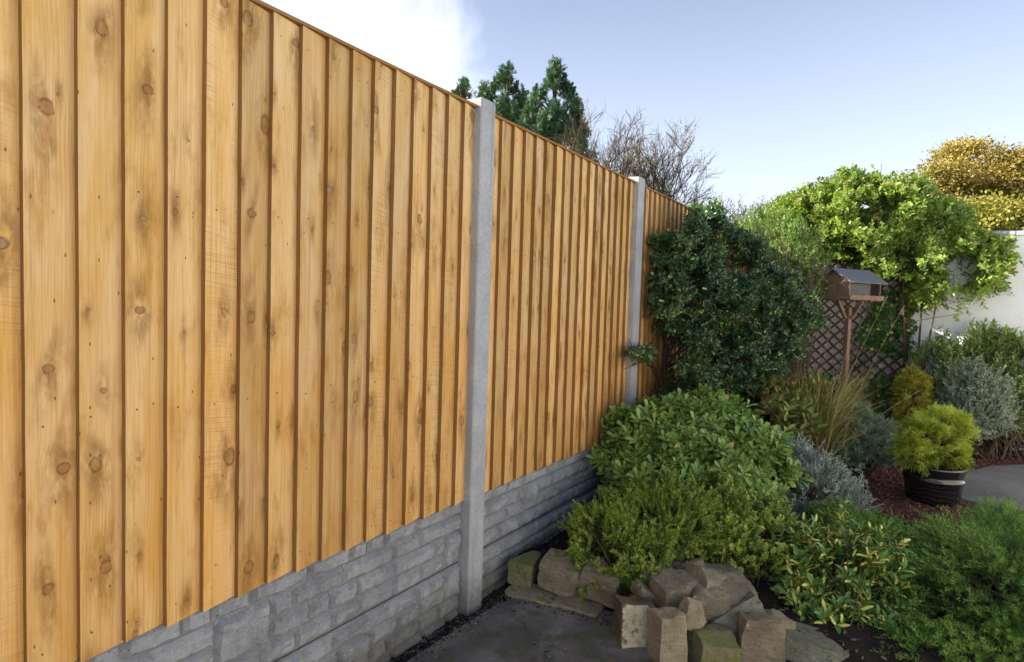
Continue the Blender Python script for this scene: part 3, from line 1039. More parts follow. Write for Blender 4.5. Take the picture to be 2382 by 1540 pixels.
# thin course under the edging
for j, (px, py, Z, w) in enumerate(((1240, 1377, 3.02, .12), (1345, 1400, 2.93, .12))):
    stone('edging_slab', ['thin flat stone bedded under the first two edging stones', 'thin flat stone bedded under the second and third edging stones'][j], 'stone', at(px, py, Z), (w, .085, .022), R3(0, 2, -24), 60+j, S_GREY, GE, chamf=.25, rough=.05, cuts=0, zlock=-.03)
GP = 'loose stones heaped at the corner of the bed'
pile = [
 # px, py, Z, half sizes, rotation, seed, material, label, lowest z (None = as placed)
 (1477, 1457, 2.66, (.092, .075, .122), (-14, 6, 4), 1, S_PAINT, 'upright block with worn cream paint on its face, left of the heap', None),
 (1553, 1492, 2.50, (.066, .075, .135), (-12, 2, 8), 2, S_WARM, 'tall buff block standing next to the cream painted block', None),
 (1613, 1430, 2.56, (.054, .05, .052), (10, 25, 20), 3, S_WARM, 'small buff cobble lodged in the middle of the heap', None),
 (1655, 1512, 2.50, (.105, .09, .085), (-6, 4, 5), 4, S_MOSS, 'squat block with bright green moss, bottom centre of the heap', None),
 (1712, 1440, 2.68, (.125, .10, .075), (-20, -28, 12), 5, S_GREEN, 'tilted grey-green slab right of the small cobble', None),
 (1765, 1490, 2.56, (.105, .085, .11), (-8, 3, -10), 6, S_SAND, 'large brown block at the right end of the heap', None),
 (1668, 1370, 2.84, (.135, .11, .085), (-12, 20, 15), 7, S_GREY, 'biggest grey-brown boulder on top right of the heap', None),
 (1645, 1405, 2.70, (.09, .075, .065), (-8, 22, -18), 12, S_GREY, 'angular grey stone with a pale streak below the big boulder', None),
 (1527, 1342, 2.98, (.098, .09, .075), (-8, -8, 10), 8, S_SAND, 'reddish brown stone at the top left of the heap, under the heather', None),
 (1611, 1328, 3.00, (.075, .06, .048), (-6, -22, -12), 9, S_WARM, 'small pale-topped stone crowning the heap against the foliage', None),
 (1573, 1382, 2.82, (.072, .075, .066), (-10, 4, -14), 10, S_SAND, 'middle-sized brown stone wedged in the centre of the heap', None),
 (1512, 1392, 2.78, (.095, .06, .032), (-10, 34, -6), 11, S_GREY, 'thin slab sloping down to the right above the cream painted block', None),
 (1800, 1470, 2.66, (.05, .08, .10), (-4, 4, 10), 13, S_WARM, 'narrow buff stone leaning behind the large brown block', None),
 (1905, 1518, 2.58, (.21, .15, .075), (-4, 8, -6), 14, S_GREEN, 'long flat stone, coloured dark for the shade below the variegated shrub, right of the heap', None),  # dark green-grey colour paints in the shade of the shrub above
 (1570, 1440, 2.80, (.12, .12, .12), (0, 0, 12), 15, S_GREY, 'core stone mostly buried inside the heap', -.03),
 (1680, 1460, 2.76, (.15, .11, .11), (0, 0, 5), 16, S_GREY, 'low stone buried behind the mossy block', -.03),
 (1640, 1400, 2.98, (.17, .11, .10), (0, 0, 0), 17, S_GREY, 'bottom stone at the back of the heap', -.03),
]
for (px, py, Z, hf, ro, sd, mt, lb, zl) in pile:
    if sd < 14: hf = tuple(v*.92 for v in hf)
    stone('heap_stone', lb, 'stone', at(px, py, Z), hf, R3(*ro), sd*7+1, mt, GP, chamf=.28, rough=.10, cuts=3 if sd not in (1, 2) else 0, zlock=zl)
stone('pale_stone', 'small whitish rounded stone beside the potted golden conifer', 'stone', at(2086, 1030, 6.3), (.09, .08, .075), R3(0, 0, 20), 77, S_PALE, None, chamf=.6, rough=.06, cuts=0, zlock=.01)

# ------------------------------------------------------------------ bird table
M['bird_wood'] = plain_material('orange_brown_wood', (.19, .11, .07), (.26, .155, .105), 14, .7, .3, .3, .002, (1, 1, .3))
M['felt'] = None
g = G('roof_felt')
p = g.obj()
sq = g.n('TexBrick', None, Vector=p, Scale=22.0, Color1=(.20, .21, .23), Color2=(.26, .27, .29), Mortar=(.09, .095, .11), Mortar_Size=.06)
n1 = g.noise(p, 60.0, 3.0, .6)
c = g.mix(g.mul(n1, .5), sq.outputs[0], (.17, .175, .19))
M['felt'] = g.done(g.bsdf(c, .8, .3, g.bump(g.add(n1, sq.outputs[1]), .4, .004)))
g = G('seed_glass')
pb = g.nt.nodes.new('ShaderNodeBsdfPrincipled')
pb.inputs['Base Color'].default_value = (.03, .033, .03, 1); pb.inputs['Roughness'].default_value = .12; pb.inputs['Alpha'].default_value = .35
M['glass'] = g.done(pb.outputs[0])
M['gauze'] = plain_material('dark_gauze', (.006, .005, .005), (.014, .011, .01), 60, .8, .2, .3, .002)
BZ = 6.45
bb = at(1962, 928, BZ)
brz = YAW + math.radians(24)
bt = thing('bird_table', 'orange-brown wooden bird table with grey felt pitched roof on a post', 'bird table', bb, brz)
HB = (at(1962, 695, BZ)-bb)[2]        # tray height above the foot
def bpart(name, mb, mat, bevel=.002, parent=None):
    return mb.obj(name, mat, parent or bt, bevel=bevel, world=False)
mb = MB(); mb.box((0, 0, HB/2-.06), (.024, .024, HB/2-.06+.03)); bpart('post', mb, M['bird_wood'])
L2, W2 = .245, .19
mb = MB(); mb.box((0, 0, HB-.005), (L2, W2, .011)); bpart('tray', mb, M['bird_wood'])
for sx in (-1, 1):
    mb = MB(); mb.box((sx*(L2+.008), 0, HB+.012), (.008, W2, .024)); bpart('tray_lip', mb, M['bird_wood'])
    mb = MB(); mb.box((0, sx*(W2+.008), HB+.012), (L2+.016, .008, .024)); bpart('tray_lip', mb, M['bird_wood'])
for a in range(4):
    dxy = [(1, 0), (-1, 0), (0, 1), (0, -1)][a]
    mb = MB()
    p0 = Vector((dxy[0]*.035, dxy[1]*.035, HB-.21)); p1 = Vector((dxy[0]*.17, dxy[1]*.155, HB-.018))
    d = p1-p0
    Mx = d.to_track_quat('Z', 'Y').to_matrix()
    mb.box((p0+p1)/2, (.010, .014, d.length/2), Mx); bpart('brace', mb, M['bird_wood'])
EZ, RZ = HB+.185, HB+.300
for sx in (-1, 1):
    mb = MB()
    hw = W2*.93
    mb.prism([(-hw, HB+.03), (hw, HB+.03), (hw, EZ), (0, RZ-.012), (-hw, EZ)], (0, 1, 0), (0, 0, 1), (.014, 0, 0), (sx*(L2-.012)-.007, 0, 0))
    bpart('gable_end', mb, M['bird_wood'])
for sy in (-1, 1):
    mb = MB()
    ov = .042
    sl_ = (RZ-EZ)/(W2*.93)
    e_y, e_z = sy*(W2*.93+ov), EZ-ov*sl_
    P0, P1 = (0.0, RZ), (e_y, e_z)
    nx_, nz_ = sy*sl_/math.hypot(1, sl_), 1/math.hypot(1, sl_)
    th = .014
    poly = [P0, P1, (P1[0]+nx_*th, P1[1]+nz_*th), (0.0, P0[1]+th/nz_*1.0)]
    if sy > 0: poly = poly[::-1]
    mb.prism(poly, (0, 1, 0), (0, 0, 1), (2*(L2+.045), 0, 0), (-(L2+.045), 0, 0))
    bpart('roof_panel', mb, M['felt'], .002)
    mb = MB(); mb.box((-.055, sy*(W2*.80), (HB+EZ)/2+.012), (.165, .0025, (EZ-HB)/2-.02)); bpart('glass_pane', mb, M['glass'], 0)
    mb = MB(); mb.box((.165, sy*(W2*.80), (HB+EZ)/2+.012), (.052, .004, (EZ-HB)/2-.02)); bpart('gauze_panel', mb, M['gauze'], 0)
mb = MB(); mb.box((0, 0, HB+.11), (L2-.024, .07, .10)); bpart('interior_shade', mb, M['gauze'], .004)  # dark block added inside to stand for the shaded interior
# boulder that carries it
fo = stone('mossy_boulder', 'big mossy boulder that carries the bird table', 'stone', (float(bb[0]), float(bb[1]), float(bb[2])/2), (.20, .17, float(bb[2])/2+.03), R3(0, 0, 15), 93, S_MOSS, None, chamf=.4, rough=.05, cuts=0, zlock=-.02)
fo.scale = (1, 1, 1)
_top = max(v.co.z for v in fo.data.vertices)
fo.scale = (1, 1, (float(bb[2])+.012-fo.location.z)/_top)

# ------------------------------------------------------------------ glazed pot
pc = ground(2166, 1184)
_rd = ray(2166, 1184); _rd[2] = 0; pcx = pc + unit1(_rd)*.20
pot = thing('plant_pot', 'glossy black glazed round pot holding the golden conifer', 'pot', (float(pcx[0]), float(pcx[1]), .018))
g = G('black_glaze')
p = g.obj()
n1 = g.noise(p, 9.0, 3.0)
wv = g.n('TexWave', {'wave_type': 'BANDS', 'bands_direction': 'Z'}, Vector=p, Scale=9.0, Distortion=7.0, Detail=2.0)
z = g.sep(p)[2]
pat = g.mul(g.mul(g.smooth(wv.outputs[1], .90, .97), g.smooth(z, .165, .150)), .28)
c = g.mix(pat, (.012, .012, .013), (.10, .085, .06))
M['glaze'] = g.done(g.bsdf(c, .16, .5, g.bump(g.add(wv.outputs[1], n1), .06, .004), .4))
prof = [(.001, .006), (.150, .006), (.170, 0), (.178, .02), (.190, .10), (.197, .165), (.204, .172), (.204, .188), (.197, .195), (.203, .255), (.212, .262), (.214, .285), (.206, .294), (.192, .290), (.186, .262), (.180, .20)]
mb = MB(); mb.lathe(prof, (0, 0, 0), 64); mb.obj('pot_body', M['glaze'], pot, smooth=True, world=False)
mb = MB(); mb.lathe([(.001, .262), (.10, .258), (.186, .250)], (0, 0, 0), 32); mb.obj('potting_soil', M['soil'], pot, smooth=True, world=False)

# ------------------------------------------------------------------ plants
def long_shoots(LV, lob, n, rng, ext, k, L, Wd, tpl, mat, parent, up=.3, ang=55, clip=None, hi=1.25, flatz=1.0):
    P, Nn = sample(lob, n, rng, 1.05, hi, -.5, inner=1.0, clip=clip)
    Nn = Nn*np.array([1, 1, flatz])
    d = unit(Nn+np.array([0, 0, up])+rng.normal(size=Nn.shape)*.25)
    sprigs(LV, P, d, rng, k, ext, L, Wd, tpl, ang, lvar=.35, rnd_t=.25+.35*rng.random(len(P)))
    tubes('long_shoots', np.stack([P-d*ext*1.35, P-d*ext*.6, P], 1), max(.0012, ext*.011), .0009, mat, parent, 3)
def plant(name, label, cat, base, group=None):
    return thing(name, label, cat, (float(base[0]), float(base[1]), float(base[2])), group=group)

def leaf_pieces(parent, rec, mat, tpl, count, rng, min_d=.0):
    """the leaves that show largest become pieces of their own, sharing a few meshes"""
    P, D, N, L, Wd, R_ = [np.concatenate([r[i].reshape(-1, 3) if i < 3 else np.broadcast_to(r[i], r[3].shape).reshape(-1) for r in rec]) for i in range(6)]
    D = unit(D); S = unit(np.cross(N, D)); N = np.cross(D, S)
    me = []
    for v in range(8):
        lv = Leaves(); lv.add(np.zeros((1, 3)), np.array([[1.0, 0, 0]]), np.array([[0, 0, 1.0]]), 1.0, 1.0, tpl, np.array([(v+.5)/8]))
        o = lv.obj('leaf', mat, None, None); me.append(o.data); bpy.data.objects.remove(o)
    pinv = wm(parent).inverted()
    for i in range(min(count, len(P))):
        Mx = Matrix(((D[i][0]*L[i], S[i][0]*Wd[i], N[i][0]*L[i], P[i][0]), (D[i][1]*L[i], S[i][1]*Wd[i], N[i][1]*L[i], P[i][1]),
                     (D[i][2]*L[i], S[i][2]*Wd[i], N[i][2]*L[i], P[i][2]), (0, 0, 0, 1)))
        o = bpy.data.objects.new('leaf', me[int(min(.999, R_[i])*8)])
        col.objects.link(o)
        o.parent = parent
        o.matrix_parent_inverse = pinv
        o.matrix_world = Mx
        o.matrix_basis = Mx

def front(P, Nn, lobes):
    """how far towards the viewer a twig sits: used only to pick which leaves become pieces"""
    return -(P-O) @ FW

# --- rhododendron
rng = np.random.default_rng(5)
M['rhodo'] = leaf_material('rhododendron_leaf', [(.028, .055, .014), (.06, .105, .024), (.10, .155, .038), (.14, .20, .06)], .42, .22, .4, vein=.35, alt=(.20, .17, .05), altp=.02)
lob = [lobe(1610, 1070, 4.0, 205, 115, .42), lobe(1500, 1030, 4.0, 95, 75, .22), lobe(1715, 1090, 3.9, 105, 100, .35), lobe(1640, 985, 4.15, 95, 62, .3), lobe(1560, 1130, 3.75, 150, 75, .3), lobe(1460, 1090, 3.95, 60, 60, .2)]
bs = ground(1620, 1190, .05)
pl = plant('rhododendron', 'rounded mid-green broad-leaved shrub in rosettes, in front of the dark evergreen bush', 'shrub', bs)
P, Nn = sample(lob, 1500, rng, .66, 1.08, -.5, .35, 8.0, clip=garden)
dr = unit(Nn*.8+np.array([0, 0, .55])+rng.normal(size=Nn.shape)*.25)
ordr = np.argsort(-front(P, Nn, lob))
A_, B_ = ordr[:34], ordr[34:]
LV = Leaves()
sprigs(LV, P[B_], dr[B_], rng, 10, .06, .064, .0245, OB, 85, whorl=True, lvar=.35)
P2, N2 = sample(lob, 300, rng, .35, .65, -.5)
sprigs(LV, P2, unit(N2+rng.normal(size=N2.shape)*.5), rng, 7, .08, .075, .03, OB, 80, whorl=True)
long_shoots(LV, lob, 45, rng, .08, 12, .062, .024, OB, M['twig'], pl, .6, 65, garden, 1.2)
LV.obj('foliage', M['rhodo'], pl, clip=lambda V: V[:, 0] > .045)
lv2 = Leaves(); rec = [sprigs(lv2, P[A_], dr[A_], rng, 8, .055, .067, .0255, OB, 85, whorl=True)]
leaf_pieces(pl, rec, M['rhodo'], OB, 270, rng)
tubes('stems', stems_to(bs, P[::4], rng, 6), .007, .0025, M['twig'], pl)

# --- heather
rng = np.random.default_rng(6)
M['heather'] = leaf_material('heather_leaf', [(.018, .028, .008), (.075, .10, .018), (.15, .185, .032), (.28, .31, .075)], .5, .25, .3, vein=0, clump=7)
lob = [lobe(1455, 1290, 3.12, 120, 95, .22), lobe(1560, 1230, 3.28, 115, 100, .25), lobe(1390, 1250, 3.2, 70, 70, .16), lobe(1470, 1195, 3.35, 95, 62, .2), lobe(1500, 1330, 3.02, 95, 50, .16), lobe(1380, 1300, 3.1, 60, 55, .14)]
bs = ground(1470, 1370, .05)
pl = plant('heather', 'feathery yellow-green heather spilling over the edging stones', 'shrub', bs)
LV = Leaves()
P, Nn = sample(lob, 1900, rng, .62, 1.14, -.6, .44, 10.0, clip=garden)
dr = unit(Nn*1.0+np.array([0, 0, .40])+rng.normal(size=Nn.shape)*.35)
sprigs(LV, P, dr, rng, 40, .075, .0135, .0052, DI, 58, lvar=.4)
# side shoots
P3 = P - dr*.05; s3 = unit(dr+rng.normal(size=dr.shape)*.55)
sprigs(LV, P3+s3*.035, s3, rng, 22, .045, .0125, .0048, DI, 55)
P2, N2 = sample(lob, 500, rng, .3, .62, -.6)
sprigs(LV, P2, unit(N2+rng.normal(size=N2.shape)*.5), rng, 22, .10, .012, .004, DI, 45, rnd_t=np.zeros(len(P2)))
long_shoots(LV, lob, 150, rng, .11, 60, .013, .005, DI, M['stem_green'], pl, .3, 55, garden, 1.3)
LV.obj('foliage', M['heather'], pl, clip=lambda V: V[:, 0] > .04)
st = np.stack([P-dr*.12, P-dr*.06, P], 1)
tubes('stems', st, .0016, .0008, M['stem_green'], pl, 3)
tubes('branches', stems_to(bs, P[::30]*.8+bs*.2, rng, 6), .004, .0015, M['twig'], pl, 4)

# --- small-leaved golden green shrub right of the heather
rng = np.random.default_rng(7)
M['hebe'] = leaf_material('hebe_leaf', [(.018, .030, .008), (.07, .10, .018), (.15, .185, .028), (.33, .35, .055)], .38, .25, .45, vein=.1, clump=6)
lob = [lobe(1725, 1250, 3.3, 115, 95, .25), lobe(1660, 1180, 3.45, 85, 65, .22), lobe(1780, 1220, 3.4, 70, 70, .2), lobe(1690, 1310, 3.2, 80, 45, .16)]
bs = ground(1730, 1340, .05)
pl = plant('hebe', 'bright yellow-green shrub with tiny round leaves behind the stone heap', 'shrub', bs)
LV = Leaves()
P, Nn = sample(lob, 1600, rng, .62, 1.08, -.6, .42, 10.0)
dr = unit(Nn*.75+np.array([0, 0, .6])+rng.normal(size=Nn.shape)*.3)
sprigs(LV, P, dr, rng, 15, .055, .0160, .0125, OB, 62, lvar=.35)
P2, N2 = sample(lob, 300, rng, .35, .65, -.6)
sprigs(LV, P2, unit(N2+rng.normal(size=N2.shape)*.5), rng, 12, .07, .014, .010, DI, 60)
long_shoots(LV, lob, 90, rng, .09, 20, .016, .012, OB, M['twig'], pl, .5, 60, None, 1.2)
LV.obj('foliage', M['hebe'], pl)
tubes('stems', stems_to(bs, P[::5], rng, 6), .004, .0012, M['twig'], pl, 3)

# --- big dark evergreen bush against the fence
rng = np.random.default_rng(8)
M['osman'] = leaf_material('dark_evergreen_leaf', [(.007, .018, .010), (.016, .034, .017), (.034, .060, .027), (.075, .105, .042)], .30, .16, .5, vein=.15, clump=4, alt=(.13, .19, .05), altp=.05)
lob = []
yy_ = [490, 528, 566, 604, 642, 682, 722, 762, 800, 838, 876, 912]
ll_ = np.interp(yy_, [480, 520, 560, 600, 650, 700, 740, 790, 830, 870, 915], [1618, 1585, 1512, 1508, 1488, 1482, 1490, 1545, 1575, 1565, 1550])
rl_ = np.interp(yy_, [480, 520, 560, 600, 650, 700, 750, 800, 850, 915], [1662, 1705, 1752, 1800, 1852, 1880, 1885, 1875, 1840, 1780])
for yq, la, ra in zip(yy_, ll_, rl_):
    la += rng.uniform(-10, 34); ra += rng.uniform(-26, 16)
    nl = max(2, int(round((ra-la)/85)))
    for q in range(nl):
        fx = (q+.5)/nl
        lob.append(lobe(la+(ra-la)*fx+rng.uniform(-14, 14), yq+rng.uniform(-16, 16)+10*abs(fx-.5), 4.42+.68*fx**.7+rng.uniform(-.08, .12), (ra-la)/nl*rng.uniform(.50, .72), rng.uniform(17, 30), rng.uniform(.16, .30)))
lob += [lobe(1500, 822, 4.3, 38, 14, .09), lobe(1478, 818, 4.25, 18, 10, .06), lobe(1530, 700, 4.5, 45, 16, .12), lobe(1525, 560, 4.6, 30, 14, .12)]
bs = ground(1640, 1130, .06)
bs[0] = max(bs[0], .25)
bs = at(1545, 900, 4.62); bs[2] = .05
pl = plant('evergreen_bush', 'tall dark evergreen bush with layered branches against the fence and second post', 'shrub', bs)
LV = Leaves()
P, Nn = sample(lob, 3500, rng, .50, 1.18, -.9, .44, 7.0, inner=.5, clip=garden)
fl = Nn.copy(); fl[:, 2] *= .35
dr = unit(fl+rng.normal(size=Nn.shape)*np.array([.35, .35, .2])+np.array([0, 0, .12]))
rt = np.clip(rng.random(len(P))*.55, 0, 1)
sprigs(LV, P, dr, rng, 14, .12, .034, .0155, OV, 58, rnd_t=rt, lvar=.35)
s3 = unit(dr+rng.normal(size=dr.shape)*.6)
sprigs(LV, P-dr*.08+s3*.05, s3, rng, 8, .07, .030, .014, OV, 58, rnd_t=rt)
P2, N2 = sample(lob, 420, rng, .2, .55, -.8, .4, 5.0, inner=.3, clip=garden)
sprigs(LV, P2, unit(N2+rng.normal(size=N2.shape)*.5), rng, 10, .13, .036, .017, OV, 58, rnd_t=rng.random(len(P2))*.2)
# loose upright shoots at the top
tp = np.array([at(1640+dx_, 480+dy_, 5.1) for dx_, dy_ in ((-8, 0), (15, 12), (-35, 30), (40, 34), (70, 40), (95, 55), (-60, 62), (120, 60), (150, 62))])
tdir = unit(np.array([0, 0, 1.0])+rng.normal(size=tp.shape)*.25)
sprigs(LV, tp, tdir, rng, 20, .20, .036, .016, OV, 50, rnd_t=np.full(len(tp), .5))
long_shoots(LV, lob, 130, rng, .22, 20, .034, .0155, OV, M['dark_stem'], pl, .15, 55, garden, 1.35, .5)
LV.obj('foliage', M['osman'], pl, clip=lambda V: V[:, 0] > .04)
tubes('twigs', np.stack([P-dr*.14, P-dr*.07, P], 1), .0025, .001, M['dark_stem'], pl, 3)
tubes('tip_shoots', np.stack([tp-tdir*.34, tp-tdir*.17, tp], 1), .003, .001, M['dark_stem'], pl, 3)
top = at(1560, 640, 4.75)
tubes('trunk', [np.array([bs, bs*.7+top*.3+HR*.02, bs*.4+top*.6-HR*.015, top])], .026, .012, M['dark_stem'], pl, 8, None)
br = np.array([c for c, _ in lob if c[2] > .6])
b0 = bs+(top-bs)*np.clip((br[:, 2:3]-.35-bs[2])/(top[2]-bs[2]), .1, .9)
tubes('branches', np.stack([b0, b0*.5+br*.5+np.array([0, 0, .05]), br], 1), .012, .004, M['dark_stem'], pl, 5)
tubes('twig_frames', np.stack([br[rng.integers(0, len(br), 420)], P[:420]*.5+br[rng.integers(0, len(br), 420)]*.5, P[:420]], 1)[[i for i in range(420)]][:0] if False else
      np.stack([br[np.argmin(((P[:600, None]-br[None])**2).sum(-1), 1)], br[np.argmin(((P[:600, None]-br[None])**2).sum(-1), 1)]*.45+P[:600]*.55+np.array([0, 0, .03]), P[:600]], 1), .004, .0015, M['dark_stem'], pl, 3)

# --- lighter shrub behind it, in front of the wall
rng = np.random.default_rng(9)
M['escal'] = leaf_material('light_shrub_leaf', [(.03, .055, .016), (.06, .10, .028), (.11, .16, .05), (.17, .22, .07)], .4, .3, .4, vein=.15)
lob = [lobe(1835, 560, 6.4, 75, 60, .35), lobe(1865, 640, 6.4, 60, 80, .3), lobe(1780, 520, 6.5, 60, 45, .3), lobe(1820, 700, 6.2, 60, 80, .3)]
bs = at(1850, 800, 6.4); bs[2] = .03
pl = plant('loose_shrub', 'loose light green shrub behind the dark bush, white wall showing through', 'shrub', bs)
LV = Leaves()
P, Nn = sample(lob, 800, rng, .45, 1.05, -.8, .34, 5.0, inner=.5)
dr = unit(Nn*.5+np.array([0, 0, .7])+rng.normal(size=Nn.shape)*.35)
sprigs(LV, P, dr, rng, 14, .16, .032, .013, OV, 52, lvar=.35)
LV.obj('foliage', M['escal'], pl, clip=lambda V: (V[:, 0] > .03) & (V[:, 1] < 8.56))
tubes('stems', stems_to(bs, P[::3], rng, 7, .1), .007, .0015, M['twig'], pl, 4)

# --- silver shrub
rng = np.random.default_rng(10)
M['silver'] = leaf_material('silver_leaf', [(.08, .11, .09), (.17, .21, .18), (.30, .34, .30), (.44, .47, .43)], .6, .15, .25, vein=.0, clump=9, tcol=(1.1, 1.15, 1.0), sat=(1, 1, .97))
lob = [lobe(1880, 1130, 4.0, 85, 95, .28), lobe(1950, 1160, 3.95, 65, 65, .22), lobe(1840, 1080, 4.15, 50, 60, .2), lobe(1850, 1190, 3.85, 60, 45, .18)]
bs = ground(1890, 1235, .03)
pl = plant('silver_shrub', 'silvery white-leaved shrub between the broad-leaved shrub and red mulch', 'shrub', bs)
LV = Leaves()
P, Nn = sample(lob, 950, rng, .6, 1.05, -.6, .30, 10.0)
dr = unit(Nn*.6+np.array([0, 0, .7])+rng.normal(size=Nn.shape)*.3)
sprigs(LV, P, dr, rng, 18, .10, .020, .0065, OV, 55, lvar=.4)
P2, N2 = sample(lob, 420, rng, .3, .65, -.6)
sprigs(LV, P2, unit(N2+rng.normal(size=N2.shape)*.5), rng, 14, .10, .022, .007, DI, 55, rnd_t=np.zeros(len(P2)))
long_shoots(LV, lob, 70, rng, .12, 24, .021, .007, OV, M['twig'], pl, .4, 55, None, 1.3)
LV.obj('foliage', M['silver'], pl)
tubes('stems', stems_to(bs, P[::4], rng, 6), .004, .001, M['twig'], pl, 3)

# --- blue-grey mound
rng = np.random.default_rng(12)
M['bluegrey'] = leaf_material('blue_grey_leaf', [(.04, .065, .04), (.075, .115, .075), (.125, .175, .12), (.19, .24, .17)], .5, .18, .3, vein=.1, clump=8, tcol=(1.1, 1.3, .95), sat=(1.05, 1, .9), gain=2.5)
lob = [lobe(2010, 1020, 5.2, 78, 70, .3), lobe(1965, 980, 5.4, 55, 45, .25), lobe(2045, 1050, 5.1, 45, 40, .2), lobe(1960, 1050, 5.1, 55, 45, .2)]
bs = ground(2010, 1090, .02)
pl = plant('grey_green_mound', 'low blue-grey mounded shrub at the foot of the bird table', 'shrub', bs)
LV = Leaves()
P, Nn = sample(lob, 1000, rng, .7, 1.04, -.6, .2, 9.0)
dr = unit(Nn*.8+np.array([0, 0, .5])+rng.normal(size=Nn.shape)*.3)
sprigs(LV, P, dr, rng, 13, .07, .024, .012, OV, 62)
P2, N2 = sample(lob, 400, rng, .4, .72, -.6)
sprigs(LV, P2, N2, rng, 10, .08, .026, .013, DI, 60, rnd_t=np.zeros(len(P2)))
LV.obj('foliage', M['bluegrey'], pl)
tubes('stems', stems_to(bs, P[::8], rng, 5), .004, .001, M['twig'], pl, 3)
# a few mauve flowers
M['mauve'] = leaf_material('mauve_petal', [(.30, .20, .36), (.42, .30, .48)], .5, .3, vein=0, tcol=(1, 1, 1), sat=(1, 1, .97))
LV = Leaves(); fp = np.array([at(1995+rng.uniform(-12, 22), 1088+rng.uniform(-8, 8), 4.75) for _ in range(9)])
sprigs(LV, fp, unit(rng.normal(size=fp.shape)+np.array([0, 0, 1.0])), rng, 7, .015, .012, .007, DI, 70, whorl=True)
LV.obj('flowers', M['mauve'], pl)

# --- ornamental grass with long straw stalks
rng = np.random.default_rng(13)
M['grass'] = leaf_material('grass_blade', [(.06, .075, .02), (.12, .13, .04), (.20, .18, .07), (.30, .24, .11)], .5, .25, .3, vein=0, clump=3, sat=(1.08, 1.0, .9), gain=2.0)
M['straw'] = plain_material('straw', (.27, .21, .11), (.40, .32, .18), 30, .7, .25, .1, .001)
gb = ground(1868, 1110, .02)
def blades(n, base, spread, px0, px1, py0, py1, Z0_, Z1_, m=6):
    b = base + np.c_[rng.normal(size=(n, 2))*spread, np.zeros(n)]
    tips = np.array([at(rng.uniform(px0, px1), rng.uniform(py0, py1), rng.uniform(Z0_, Z1_)) for _ in range(n)])
    t = np.linspace(0, 1, m)[None, :, None]
    mid = b*.5+tips*.5; mid[:, 2] += .10+.10*rng.random(n); mid[:, :2] = b[:, :2]*.72+tips[:, :2]*.28
    return b[:, None]*(1-t)**2+2*mid[:, None]*t*(1-t)+tips[:, None]*t**2
pl = plant('ornamental_grass', 'clump of ornamental grass with long straw stalks beside the bird table', 'grass', gb)
def ribbon(name, poly, w, mat, parent):
    T, m, _ = poly.shape
    d = unit(np.gradient(poly, axis=1)); s_ = unit(np.cross(d, np.array([0, 0, 1.0])+rng.normal(size=(T, 1, 3))*.3))
    t = np.linspace(0, 1, m)[None, :, None]; ww = w*(1-t**2.2)+.0006
    V = np.stack([poly-s_*ww, poly+s_*ww], 2).reshape(-1, 3)
    idx = np.arange(T*m*2).reshape(T, m, 2)
    q = np.stack([idx[:, :-1, 0], idx[:, :-1, 1], idx[:, 1:, 1], idx[:, 1:, 0]], -1).reshape(-1, 4)
    a = np.zeros((T, m, 2, 3)); a[..., 0] = t; a[..., 1] = 1; a[..., 2] = rng.random((T, 1, 1))
    o = fast_mesh(name, V, q, mat, parent, {'lv': a.reshape(-1, 3)}); o['kind'] = 'stuff'
    return o
ribbon('blades', blades(620, gb, .09, 1800, 2075, 845, 1010, 4.6, 5.4), .0036, M['grass'], pl)
ribbon('low_blades', blades(260, gb, .10, 1790, 2050, 960, 1060, 4.6, 5.2), .0036, M['grass'], pl)
stalks = [(2032, 692), (2065, 688), (2105, 710), (1985, 760), (2000, 800), (1935, 740), (2145, 905), (1870, 760), (1910, 800), (1960, 830), (2050, 850), (1950, 790), (2020, 760), (2120, 1085), (1850, 820), (1990, 880)]
b = gb[None] + np.c_[rng.normal(size=(len(stalks), 2))*.06, np.zeros(len(stalks))]
tips = np.array([at(x_, y_, 5.45 if y_ < 1000 else 4.9) for x_, y_ in stalks])
t = np.linspace(0, 1, 9)[None, :, None]
mid = b*.45+tips*.55; mid[:, 2] += .12
po = b[:, None]*(1-t)**2+2*mid[:, None]*t*(1-t)+tips[:, None]*t**2
tubes('stalks', po, .0032, .0012, M['straw'], pl, 4)

# --- bronze-green large-leaved perennial left of the grass
rng = np.random.default_rng(14)
M['bronze'] = leaf_material('bronze_leaf', [(.03, .035, .015), (.06, .075, .022), (.10, .115, .03), (.16, .10, .05)], .45, .25, .35, vein=.4, alt=(.07, .035, .022), altp=.14)
lob = [lobe(1790, 940, 4.9, 60, 70, .25), lobe(1840, 980, 4.9, 50, 60, .2), lobe(1760, 900, 5.0, 35, 40, .15), lobe(1880, 930, 5.2, 40, 60, .2)]
bs = ground(1810, 1060, .04)
pl = plant('bronze_perennial', 'bronze and olive large-leaved perennial between dark bush and ornamental grass', 'plant', bs)
LV = Leaves()
P, Nn = sample(lob, 260, rng, .4, 1.05, -.5)
sprigs(LV, P, unit(Nn*.5+np.array([0, 0, .9])), rng, 5, .10, .085, .038, OV, 60, lvar=.35)
LV.obj('foliage', M['bronze'], pl)
tubes('stems', stems_to(bs, P[::2], rng, 6), .004, .002, M['stem_green'], pl, 4)

